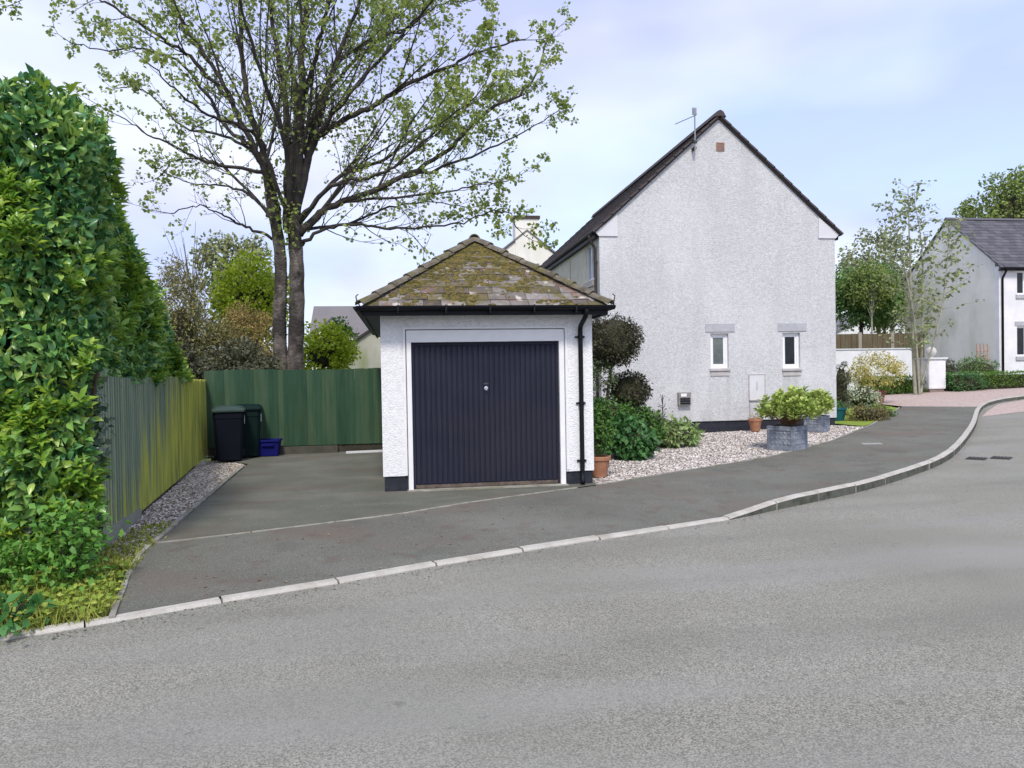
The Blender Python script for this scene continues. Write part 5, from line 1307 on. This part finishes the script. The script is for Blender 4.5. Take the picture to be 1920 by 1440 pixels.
# lead planters with hydrangeas
def planter(loc, rz, s, h_, label):
    t = thing('lead_planter', label, 'planter', loc, 'square lead planters on the gravel', rz)
    MB().box(-s / 2, s / 2, -s / 2, s / 2, 0, h_).build('box', lead_m, t, local=True)
    for sx, sy, ax in ((0, -1, 0), (-1, 0, 1), (1, 0, 1), (0, 1, 0)):
        fr_ = MB(); la = MB()
        def P3(u, z, d):
            return (u, sy * (s / 2 + d), z) if ax == 0 else (sx * (s / 2 + d), u, z)
        def bar(mb, u0, u1, z0, z1, d):
            pts = [P3(u0, z0, -.004), P3(u1, z0, -.004), P3(u1, z1, -.004), P3(u0, z1, -.004), P3(u0, z0, d), P3(u1, z0, d), P3(u1, z1, d), P3(u0, z1, d)]
            mb.add(pts, [(3, 2, 1, 0), (4, 5, 6, 7), (0, 1, 5, 4), (1, 2, 6, 5), (2, 3, 7, 6), (3, 0, 4, 7)])
        bar(fr_, -s / 2, s / 2, h_ - .05, h_, .016); bar(fr_, -s / 2, s / 2, 0, .09, .014)
        bar(fr_, -s / 2, -s / 2 + .05, .09, h_ - .05, .013); bar(fr_, s / 2 - .05, s / 2, .09, h_ - .05, .013)
        fr_.build('panel_frame', lead_m, t, local=True, bevel=.004)
        n_ = 5; pw_ = (s - .10) / n_
        for i in range(n_):
            for j in range(3):
                cu = -s / 2 + .05 + (i + .5) * pw_; cz = .09 + (j + .5) * (h_ - .14) / 3; hw, hh = pw_ * .46, (h_ - .14) / 6 * .92
                la.add([P3(cu - hw, cz, -.001), P3(cu, cz - hh, -.001), P3(cu + hw, cz, -.001), P3(cu, cz + hh, -.001), P3(cu, cz, .014)], [(0, 1, 4), (1, 2, 4), (2, 3, 4), (3, 0, 4)])
        la.build('lattice_relief', lead_m, t, local=True)
    MB().box(-s / 2 - .012, s / 2 + .012, -s / 2 - .012, s / 2 + .012, h_ + .001, h_ + .03).build('rim', lead_m, t, local=True, bevel=.006)
    MB().box(-s / 2 + .04, s / 2 - .04, -s / 2 + .04, s / 2 - .04, h_ + .031, h_ + .04).build('compost', compost, t, local=True)
    return t
planter((7.33, 13.42, .045), R(33), .53, .44, 'larger embossed lead planter standing nearer on the gravel')
planter((9.50, 16.05, .14), R(33), .40, .34, 'smaller lead planter half hidden behind the nearer one')
def hydrangea(c, radii, n, label, z0):
    t = thing('hydrangea', label, 'shrub', (c[0], c[1], z0), 'lime green hydrangeas in lead planters')
    s = MB(); P = []; N = []
    for i in range(n):
        d = Vector((rnd.gauss(0, 1), rnd.gauss(0, 1), abs(rnd.gauss(.25, .75)))).normalized()
        tip = Vector((c[0] + d.x * radii[0] * rnd.uniform(.5, 1.1), c[1] + d.y * radii[1] * rnd.uniform(.5, 1.1), c[2] + (d.z * 1.05 - .42) * radii[2] * rnd.uniform(.65, 1.15)))
        b = Vector((c[0] + d.x * .06, c[1] + d.y * .06, z0))
        s.tube([b, b.lerp(tip, .55) + Vector((0, 0, .06)), tip], [.006, .005, .004], 4)
        for k in range(12):
            a = k * 2.4; v = Vector((math.cos(a), math.sin(a), .45)) + d * .5
            P.append((tip + Vector((rnd.gauss(0, .02), rnd.gauss(0, .02), .012 * k - .09)))[:]); N.append(v[:])
    s.build('stems', M_('hydrangea_stem_' + str(n), [(.3, (.15, .09, .05)), (.7, (.28, .17, .10))], scale=4), t, kind='stuff')
    P = np.array(P); N = unit(np.array(N)); k = len(P)
    me = leaf_mesh('leaves', P, N, np.tile([(0, 0, 1.)], (k, 1)) + rng.normal(size=(k, 3)) * .3, .075 + .045 * rng.random(k), .62, LEAF7, origin(t))
    o = link('leaves', me, t, hyd_leaf); o['kind'] = 'stuff'
    return t
hydrangea((7.38, 13.42, .90), (.56, .52, .46), 150, 'larger lime green hydrangea bush with bare stems in the nearer planter', .49)
hydrangea((9.50, 16.05, .82), (.46, .44, .40), 95, 'smaller lime green hydrangea bush in the planter behind', .48)

t = pot('potted_plant', 'glazed teal pot with dark foliage at the right corner of the white gable', (11.25, 18.0, .22), .15, .20, .34, teal_m, cat='potted plant')
P, N = lumps((11.25, 18.0, .62), (.16, .16, .08), 14, 16, .07); foliage('leaves', P, N, .055, deep_leaf, t)
shrub('shrub', 'low russet and green shrub on the lawn edge by the pavement', (11.95, 17.75, .36), (.50, .36, .22), fluffy_m, .06, 40, 46, .13)
shrub('shrub', 'low bright green plant at the right end of the lawn edge', (12.75, 18.35, .36), (.32, .28, .16), green_leaf, .06, 20, 30, .1)
shrub('column_shrub', 'dark narrow upright shrub just beyond the right corner of the white house', (12.62, 20.0, 1.02), (.20, .25, .78), dark_shrub, .05, 44, 46, .09)
shrub('flowering_shrub', 'green bush with white flowers in front of the golden maple', (14.2, 21.4, .66), (.55, .40, .36), white_flower, .06, 44, 40, .14)
t = pot('potted_plant', 'dark red pot holding the golden Japanese maple beside the paving', (15.45, 22.5, .40), .20, .26, .42, redpot_m, cat='potted plant')
jm = prop(t, 'golden-leaved Japanese maple growing in a dark red pot beside the brick paving')
P, N = lumps((15.42, 22.5, 1.52), (.95, .8, .50), 70, 46, .22, inner=.5); P[:, 2] -= .18 * np.abs(P[:, 0] - 15.42)
foliage('leaves', P, N, .075, maple_gold, t, W=.5, up=.9)
MB().tube(smooth_path([(15.45, 22.5, .75), (15.4, 22.5, 1.0), (15.1, 22.45, 1.35), (14.8, 22.4, 1.6)], 3), .02, 6).tube(smooth_path([(15.42, 22.5, .95), (15.7, 22.5, 1.35), (16.0, 22.5, 1.75)], 3), .018, 6).build('stem', stem_m, t)
def block_hedge(name, label, x0, x1, y0, y1, h_, M, n, group=None, size=.07):
    g0 = hgt((x0 + x1) / 2, (y0 + y1) / 2)
    t = thing(name, label, 'hedge', ((x0 + x1) / 2, (y0 + y1) / 2, g0), group)
    MB().box(x0 + .08, x1 - .08, y0 + .1, y1 - .08, g0 - .1, g0 + h_ - .08).build('inner_growth', core_m, t)
    P = []; N = []
    for i in range(n):
        k = rnd.random(); x = rnd.uniform(x0, x1); z = rnd.uniform(0.04, h_); y = y0
        nrm = (0, -1, .3)
        if k < .4: y = rnd.uniform(y0, y1); z = h_; nrm = (0, -.3, 1)
        elif k < .5: x = x0; y = rnd.uniform(y0, y1); nrm = (-1, 0, .3)
        b = .10 * mnoise.noise(Vector((x * 1.7, y * 1.7, z * 2)))
        edge = max(0, (z - h_ + .15)) * (.8 if k >= .4 else 0)
        P.append((x + nrm[0] * b, y + edge * .4 + nrm[1] * b, g0 + z + nrm[2] * b + rnd.gauss(0, .02))); N.append(nrm)
    foliage('leaves', np.array(P), unit(np.array(N, float)), size, M, t)
    return t
block_hedge('box_hedge', 'short clipped yellow-green hedge left of the white gate pillar', 17.6, 19.85, 25.9, 27, .62, box_leaf, 2600)
block_hedge('box_hedge', 'long low clipped green hedge right of the white gate pillar', 21.0, 32, 25.9, 26.9, .55, box_leaf, 8000)
shrub('shrub', 'blue-green rounded shrub at the left end of the long clipped hedge', (21.5, 25.9, .90), (.8, .5, .40), deep_leaf, .07, 44, 44, .18)
shrub('shrub', 'dark green mound of shrub at the foot of the wooden trellis', (25.2, 29.6, 1.30), (1.0, .6, .62), cherry_leaf, .08, 60, 46, .22)
shrub('shrub', 'dark sprawling shrub behind the low wall right of the pillar', (22.4, 28.2, 1.35), (.8, .5, .42), dark_shrub, .08, 36, 40, .2)
tr = thing('trellis', 'orange-brown wooden trellis standing in the shrub by the far house', 'trellis', (26.05, 30.3, .75))
for x in (25.76, 25.94, 26.12, 26.3): MB().box(x - .022, x + .022, 30.28, 30.31, .7, 2.55).build('upright', orange_wood, tr)
for z in (1.5, 1.9, 2.25): MB().box(25.68, 26.40, 30.25, 30.275, z - .02, z + .02).build('crossbar', orange_wood, tr)

# gate pillar and low wall
gp = thing('gate_pillar', 'white rendered gate pillar topped with a stone ball', 'gate pillar', (20.4, 26.2, .57))
MB().box(20.02, 20.74, 25.95, 26.65, .70, 1.84).build('shaft', far_white, gp, bevel=.05)
MB().box(20.08, 20.68, 26.0, 26.6, .3, .70).build('base', flat('stained_brick_base', (.24, .19, .17)), gp)
MB().box(19.97, 20.79, 25.9, 26.7, 1.84, 1.91).build('cap', smooth_white, gp, bevel=.015)
bl = MB().lathe([(.0, 0), (.10, 0), (.08, .04), (.06, .06)] + [(.19 * math.sin(a), .235 - .19 * math.cos(a)) for a in np.linspace(.35, math.pi - .01, 10)], (20.34, 26.25, 1.91), 18)
bl.build('ball', flat('stone_ball', (.62, .61, .58), rough=.9), gp, smooth=True)
gw = thing('low_wall', 'low white wall running right from the gate pillar behind the hedge', 'wall', (22, 26.9, .6))
MB().box(20.76, 23.2, 27.0, 27.2, .3, 1.20).build('wall', far_white, gw)
MB().box(20.76, 23.24, 26.96, 27.24, 1.202, 1.26).build('coping', smooth_white, gw)

# ------------------------------------------------------------------ far house on the right
rh = thing('house', 'far white house at the right edge with grey slate roof and black downpipe', 'house', (31, 33, .8))
X0, X1, Y0, Y1, ZB, ZE, ZR = 29.3, 41.0, 33.0, 40.0, .4, 6.45, 9.35
YC = 36.5
fw = MB(); ws = [(30.28, 31.3, 1.99, 3.47), (30.30, 31.2, 5.05, 6.22), (33.5, 34.6, 1.99, 3.47), (33.5, 34.4, 5.05, 6.22)]
cols = sorted(set([X0, X1] + [k for h in ws for k in h[:2]]))
for a, b in zip(cols[:-1], cols[1:]):
    z = ZB
    for h in sorted([h for h in ws if h[0] <= a + 1e-6 and h[1] >= b - 1e-6], key=lambda h: h[2]):
        fw.box(a, b, Y0, Y0 + .25, z, h[2]); z = h[3]
    fw.box(a, b, Y0, Y0 + .25, z, ZE)
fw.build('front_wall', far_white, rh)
MB().prism([(X0, Y0 + .25, ZB), (X0, Y1, ZB), (X0, Y1, ZE), (X0, YC, ZR), (X0, Y0 + .25, ZE + .2)], (0, 0, 0), (.25, 0, 0)).build('gable_wall', far_cream, rh)
MB().box(X0 + .25, X1, Y1 - .25, Y1, ZB, ZE).build('rear_wall', far_cream, rh)
for s_ in (-1, 1):
    def rp(t, x, l): return (x, YC + s_ * (3.5 + .25) * t, ZR + .06 - (ZR - ZE) / 3.5 * 3.75 * t + l)
    MB().add([rp(0, X0 - .08, 0), rp(1, X0 - .08, 0), rp(1, X1, 0), rp(0, X1, 0), rp(0, X0 - .08, .06), rp(1, X0 - .08, .06), rp(1, X1, .06), rp(0, X1, .06)], [(3, 2, 1, 0), (4, 5, 6, 7), (0, 1, 5, 4), (1, 2, 6, 5), (2, 3, 7, 6), (3, 0, 4, 7)]).build('roof', roof_grey, rh)
sb = MB(); nr = 16
for i in range(nr):
    for k in range(24):
        xa = X0 - .08 + k * .40 + (.2 if i % 2 else 0); xb = xa + .39
        def rp(t, x, l): return (x, YC - 3.75 * t, ZR + .06 - (ZR - ZE) / 3.5 * 3.75 * t + l)
        t0, t1 = i / nr, (i + 1.1) / nr
        sb.add([rp(t0, xa, .064), rp(t1, xa, .075), rp(t1, xb, .075), rp(t0, xb, .064), rp(t0, xa, .07), rp(t1, xa, .10), rp(t1, xb, .10), rp(t0, xb, .07)], [(3, 2, 1, 0), (4, 5, 6, 7), (0, 1, 5, 4), (1, 2, 6, 5), (2, 3, 7, 6), (3, 0, 4, 7)])
sb.build('roof_slates', roof_grey, rh, kind='stuff')
for k in range(14): MB().prism([(X0 - .1 + k * .6, YC - .16, ZR + .08), (X0 - .1 + k * .6, YC, ZR + .22), (X0 - .1 + k * .6, YC + .16, ZR + .08)], (0, 0, 0), (.59, 0, 0)).build('ridge_tile', roof_grey, rh)
gutter((X0 - .1, Y0 - .30), (X1, Y0 - .30), ZE - .10, .07, rh)
MB().box(X0 - .05, X1, Y0 - .22, Y0 - .002, ZE - .22, ZE - .18).build('soffit', black_pvc, rh)
MB().tube(smooth_path([(X0 + .2, Y0 - .28, ZE - .16), (X0 + .18, Y0 - .2, ZE - .35), (X0 + .15, Y0 - .06, ZE - .6)], 3) + [(X0 + .15, Y0 - .06, .6)], .05, 8).build('downpipe', black_pvc, rh, smooth=True)
for (a, b, z0, z1) in ws:
    f = MB(); y = Y0 + .08
    f.box(a, a + .08, y, y + .08, z0, z1).box(b - .08, b, y, y + .08, z0, z1).box(a + .08, b - .08, y, y + .08, z0, z0 + .08).box(a + .08, b - .08, y, y + .08, z1 - .08, z1).box((a + b) / 2 - .04, (a + b) / 2 + .04, y, y + .08, z0 + .08, z1 - .08)
    wn_ = f.build('window', upvc, rh)
    MB().box(a + .08, b - .08, y + .03, y + .05, z0 + .08, z1 - .08).build('pane', glass_dark, wn_)
    MB().box(a - .12, b + .12, Y0 - .03, Y0 + .05, z1 + .04, z1 + .24).build('lintel', lintel_m, rh)
    MB().box(a - .08, b + .08, Y0 - .06, Y0 + .07, z0 - .2, z0 - .01).build('sill', lintel_m, rh)

# garden wall, brown fence, pale far house behind
wl = thing('garden_wall', 'long cream rendered garden wall in front of the brown fence', 'wall', (22.5, 33, .7))
MB().box(16.5, 24.6, 33, 33.2, .3, 2.42).build('wall', far_white, wl)
MB().box(16.5, 24.65, 32.96, 33.24, 2.422, 2.48).build('coping', smooth_white, wl)
bf2 = thing('slat_fence', 'brown boarded fence standing behind the cream garden wall', 'fence', (23.5, 36, .7))
board_fence(bf2, (18.5, 36), (27.5, 36), .30, lambda s: .6, lambda s: 3.32, brown_fence)
for x in (20.0, 21.85, 23.75, 25.6): MB().box(x - .09, x + .09, 35.9, 35.97, .5, 3.40).build('post', flat('pale_post', (.30, .27, .22)), bf2)
fh = thing('house', 'small bright white house gable glimpsed far behind the brown fence', 'house', (51, 76, 1))
MB().prism([(46, 75, .5), (58, 75, .5), (58, 75, 5.0), (52, 75, 7.6), (46, 75, 5.0)], (0, 0, 0), (0, 9, 0)).build('wall', far_white, fh)
for s_ in (-1, 1):
    MB().prism([(52, 74.8, 7.62), (52 + s_ * 6.4, 74.8, 4.86), (52 + s_ * 6.4, 74.8, 5.06), (52, 74.8, 7.82)], (0, 0, 0), (0, 9.4, 0)).build('roof', roof_far, fh)
MB().box(50.8, 52.2, 74.95, 75.03, 3.2, 4.6).build('window', glass_dark, fh)

# chimney gable house behind the white house
ch = thing('house', 'cream gable with a plain square chimney seen over the garage roof', 'house', (6.9, 40, .4))
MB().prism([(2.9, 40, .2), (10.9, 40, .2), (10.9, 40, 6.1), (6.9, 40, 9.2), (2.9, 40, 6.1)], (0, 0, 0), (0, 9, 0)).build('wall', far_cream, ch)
for s_ in (-1, 1):
    MB().prism([(6.9, 39.9, 9.24), (6.9 + s_ * 4.3, 39.9, 5.91), (6.9 + s_ * 4.3, 39.9, 6.02), (6.9, 39.9, 9.35)], (0, 0, 0), (0, 9.2, 0)).build('roof', roof_far, ch)
cm = MB().box(6.26, 7.55, 39.93, 40.9, 7.5, 9.92).build('chimney', far_cream, ch)
MB().box(6.19, 7.62, 39.86, 40.97, 9.922, 10.08).build('chimney_cap', flat('dark_cap', (.06, .045, .04), rough=.9), cm)
MB().box(6.80, 7.12, 39.97, 40.02, 7.72, 8.16).build('gable_vent', flat('vent_grey', (.22, .21, .19)), ch)

# low gable and slate-roofed house beyond the back fence
ng = thing('outbuilding', 'pale algae-stained gable of a low building beyond the green fence', 'outbuilding', (0, 30, 0))
MB().prism([(-2.8, 30, -.1), (3.2, 30, -.1), (3.2, 30, 2.22), (.2, 30, 4.22), (-2.8, 30, 2.22)], (0, 0, 0), (0, 6, 0)).build('wall', green_cream, ng)
for s_ in (-1, 1):
    MB().prism([(.2, 29.9, 4.24), (.2 + s_ * 3.2, 29.9, 2.10), (.2 + s_ * 3.2, 29.9, 2.22), (.2, 29.9, 4.36)], (0, 0, 0), (0, 6.2, 0)).build('roof', roof_dark, ng)
gutter((-3.07, 29.9), (-3.07, 36), 2.12, .07, ng, out=(-1, 0))
sh = thing('house', 'distant house with grey slate roof and small cream dormer gable left of the garage', 'house', (-1, 46, .2))
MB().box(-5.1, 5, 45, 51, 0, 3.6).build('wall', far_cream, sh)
for s_ in (-1, 1):
    MB().prism([(-5.3, 48, 5.85), (-5.3, 48 + s_ * 3.3, 3.5), (-5.3, 48 + s_ * 3.3, 3.62), (-5.3, 48, 5.97)], (0, 0, 0), (10.5, 0, 0)).build('roof', roof_far, sh)
MB().prism([(-5.2, 44.7, 3.0), (-2.6, 44.7, 3.0), (-2.6, 44.7, 3.72), (-3.9, 44.7, 4.95), (-5.2, 44.7, 3.72)], (0, 0, 0), (0, 2.6, 0)).build('dormer_wall', far_cream, sh)
for s_ in (-1, 1):
    MB().prism([(-3.9, 44.6, 4.98), (-3.9 + s_ * 1.5, 44.6, 3.56), (-3.9 + s_ * 1.5, 44.6, 3.66), (-3.9, 44.6, 5.08)], (0, 0, 0), (0, 2.8, 0)).build('dormer_roof', roof_far, sh)
MB().box(-4.2, -3.6, 44.66, 44.72, 3.5, 4.3).build('dormer_window', glass_dark, sh)

# ------------------------------------------------------------------ background planting, left
def tree(name, label, base, crown, radii, M, size, nclump, per, rc, tr=.12, bark=None, group=None, tmpl=LEAF4, inner=.45, core_k=.0, cat='tree', W=.7):
    t = thing(name, label, cat, base, group)
    top = Vector(crown)
    MB().tube(smooth_path([base, (base[0] * .6 + top.x * .4, base[1] * .6 + top.y * .4, base[2] * .6 + top.z * .4), (top.x, top.y, top.z + radii[2] * .4)], 4), [tr * k for k in (1.2, 1, .95, .9, .85, .7, .5, .35, .2)], 9).build('trunk', bark or limb_m, t, smooth=True)
    lb = MB()
    for i in range(16):
        d = Vector((rnd.gauss(0, 1), rnd.gauss(0, 1), rnd.gauss(.3, .6))).normalized()
        s0 = Vector(base).lerp(top, rnd.uniform(.55, 1.0)); e = top + Vector((d.x * radii[0], d.y * radii[1], d.z * radii[2])) * .85
        lb.tube([s0, s0.lerp(e, .5) + Vector((0, 0, .1 * radii[2])), e], [tr * .35, tr * .22, tr * .06], 5)
    lb.build('branches', bark or limb_m, t, kind='stuff')
    if core_k: core('inner_growth', crown, tuple(k * core_k for k in radii), t, seed=rnd.random() * 50)
    P, N = lumps(crown, radii, nclump, per, rc, inner=inner)
    foliage('leaves', P, N, size, M, t, W=W, tmpl=tmpl, up=.6)
    return t
tree('broadleaf_tree', 'olive-green bushy tree far behind the lime tree on the left', (-6.1, 30, 0), (-6.15, 30, 5.1), (1.9, 1.6, 1.85), haze_leaf, .16, 90, 60, .42, .12, core_k=.5)
shrub('shrub', 'tall brown-green feathery shrub right of the laurel hedge', (-5.15, 18.6, 2.35), (.75, .8, 2.05), olive_leaf, .075, 230, 60, .26, inner=.6, W=.4, core_k=.45)
tree('lime_tree', 'bright lime green tree left of the twin trunks', (-4.45, 24, 0), (-4.5, 24, 3.75), (1.15, 1.0, 1.5), lime_leaf, .12, 90, 60, .32, .09, core_k=.45)
shrub('shrub', 'rusty brown and yellow shrub in front of the lime tree', (-4.0, 20.6, 2.35), (.85, .7, 1.15), rust_leaf, .075, 170, 56, .25, inner=.6, core_k=.4, W=.4)
shrub('shrub', 'greenish-brown shrub between the feathery shrub and the rusty one', (-4.45, 19.4, 1.75), (.75, .6, 1.25), olive_leaf, .08, 170, 56, .25, inner=.6, core_k=.45, W=.4)
shrub('shrub', 'dark leafy shrub low against the twin trunks above the fence', (-3.75, 18.4, 1.55), (.85, .6, .82), dark_shrub, .085, 130, 56, .24, inner=.65, core_k=.5)
shrub('shrub', 'dark shrub filling the gap beside the hedge at the fence corner', (-4.85, 17.7, 1.3), (.8, .6, .95), dark_shrub, .085, 130, 56, .24, inner=.65, core_k=.5)
tree('yellow_shrub', 'yellow-green shrub right of the twin trunks beyond the fence', (-2.5, 24, 0), (-2.4, 24, 2.35), (.95, .8, .95), lime_leaf, .11, 70, 56, .28, .06, core_k=.5, cat='shrub')
tree('shrub', 'mid-green shrub in front of the distant dormer gable', (-2.05, 26, 0), (-2.1, 26, 2.85), (.45, .45, .65), cherry_leaf, .11, 34, 50, .22, .05, core_k=.4, cat='shrub')
for i, (x, y, h_, lab) in enumerate(((-5.7, 22, 5.6, 'bare thin-stemmed sapling rising above the feathery shrub by the hedge'), (-6.5, 25, 6.6, 'bare thin-stemmed sapling farther left, showing just over the hedge'))):
    t = thing('sapling', lab, 'tree', (x, y, 0), 'bare saplings beyond the hedge')
    s = MB()
    for k in range(26):
        a = rnd.random() * 6.28; r_ = rnd.uniform(.2, .9); z0 = rnd.uniform(1.5, h_ * .7)
        s.tube([(x, y, z0), (x + r_ * .5 * math.cos(a), y + r_ * .5 * math.sin(a), z0 + .7), (x + r_ * math.cos(a), y + r_ * math.sin(a), min(h_, z0 + 1.7))], [.014, .01, .004], 4)
    s.build('branches', stem_m, t, kind='stuff'); MB().tube([(x, y, 0), (x + .08, y, h_ * .4), (x + .02, y, h_ * .75), (x + .15, y, h_)], [.04, .024, .012, .005], 6).build('trunk', stem_m, t)

# ------------------------------------------------------------------ background planting, right
tree('broadleaf_tree', 'dense dark green tree beyond the brown fence right of the gable', (26.3, 40, .8), (26.7, 40, 5.7), (2.3, 1.9, 1.75), cherry_leaf, .16, 150, 70, .5, .16, core_k=.6)
tree('broadleaf_tree', 'paler green tree beside the dense dark one beyond the brown fence', (28.4, 41, .8), (28.9, 41, 5.3), (1.5, 1.4, 1.7), bright_leaf, .15, 80, 60, .42, .12, core_k=.5)
tree('broadleaf_tree', 'hazy pale tree farthest behind the young sapling', (43, 62, 1), (42.6, 62, 10.4), (3.4, 3, 3.6), haze_leaf, .28, 110, 50, .8, .2)
tree('broadleaf_tree', 'light green tree rising behind the slate roof at the right edge', (55.5, 60, 1), (55, 60, 14.4), (4.6, 4, 4.2), bright_leaf, .30, 170, 60, .95, .3, core_k=.5)
yt = thing('young_tree', 'slender pale-stemmed young tree with sparse leaves behind the gate pillar', 'tree', (18.9, 25.3, .5))
tw2 = MB(); LP = []; LA = []
stems = [[(18.95, 25.3, .4), (18.85, 25.3, 2.9), (18.78, 25.3, 5.25), (18.72, 25.3, 8.2)],
         [(19.25, 25.4, .4), (19.40, 25.5, 3.6), (19.5, 25.6, 6.0), (19.3, 25.7, 7.7)],
         [(19.05, 25.2, .4), (18.7, 25.0, 3.2), (18.1, 24.8, 5.6), (17.6, 24.7, 7.3)],
         [(19.2, 25.3, .9), (19.9, 25.2, 3.4), (20.2, 25.2, 5.2), (20.3, 25.2, 6.8)]]
for st, r0 in zip(stems, (.075, .055, .045, .04)):
    sp = smooth_path(st, 7); n_ = len(sp)
    MB().tube(sp, [max(.008, r0 * (1 - .85 * i / n_)) for i in range(n_)], 7).build('stem', pale_bark, yt, smooth=True)
    for i in range(int(n_ * .25), n_):
        for _ in range(3):
            a = rnd.random() * 6.28; L = rnd.uniform(.4, 1.6) * (1.15 - .6 * i / n_)
            d = Vector((math.cos(a), math.sin(a) * .8, rnd.uniform(.1, .8))).normalized()
            e = sp[i] + d * L
            tw2.tube([sp[i], sp[i].lerp(e, .5) + Vector((0, 0, .05)), e], [.010, .008, .004], 4)
            for j in range(9):
                LP.append((sp[i].lerp(e, rnd.uniform(.3, 1.04)) + Vector((rnd.gauss(0, .06), rnd.gauss(0, .06), rnd.gauss(0, .06))))[:]); LA.append((rnd.gauss(0, 1), rnd.gauss(0, 1), rnd.gauss(-.2, .7)))
tw2.build('twigs', pale_bark, yt, kind='stuff')
k = len(LP)
o = link('leaves', leaf_mesh('leaves', LP, LA, rng.normal(size=(k, 3)) + np.array([0, 0, .5]), .10 + .10 * rng.random(k), .7, LEAF4, origin(yt)), yt, young_leaf); o['kind'] = 'stuff'
tree('tree', 'small bright green tree seen through the pale-stemmed young tree', (25.9, 38, .8), (25.8, 38, 6.2), (1.2, 1.0, 1.2), bright_leaf, .14, 60, 46, .4, .07, bark=pale_bark)

# ------------------------------------------------------------------ covers in the road and pavement
def plate(name, label, cat, c, w_, d_, rz, zf, M, lift):
    t = thing(name, label, cat, (c[0], c[1], zf(*c)), None, rz)
    mbp = MB(); v = []
    ca, sa = math.cos(rz), math.sin(rz)
    for zz in (-.05, lift):
        for x, y in ((-w_ / 2, -d_ / 2), (w_ / 2, -d_ / 2), (w_ / 2, d_ / 2), (-w_ / 2, d_ / 2)):
            v.append((x, y, zz + zf(c[0] + x * ca - y * sa, c[1] + x * sa + y * ca) - zf(*c)))
    mbp.add(v, [(3, 2, 1, 0), (4, 5, 6, 7), (0, 1, 5, 4), (1, 2, 6, 5), (2, 3, 7, 6), (3, 0, 4, 7)]).build('cover', M, t, local=True)
    return t
plate('utility_cover', 'pale rectangular cover set flush in the pavement near the planters', 'cover', (9.1, 13.42), .36, .22, R(-20), lambda x, y: pave_z(x, y), cover_m, .006)
for c, lab in (((9.86, 11.62), 'left of two iron drain grates by the raised kerb'), ((10.25, 11.52), 'right of two iron drain grates by the raised kerb')):
    t = plate('drain_grate', lab, 'drain', c, .34, .30, R(40), road_z, iron, .006)
    for i in range(5):
        MB().box(-.14, .14, -.12 + i * .055, -.09 + i * .055, .010, .018).build('bar', iron, t, local=True)
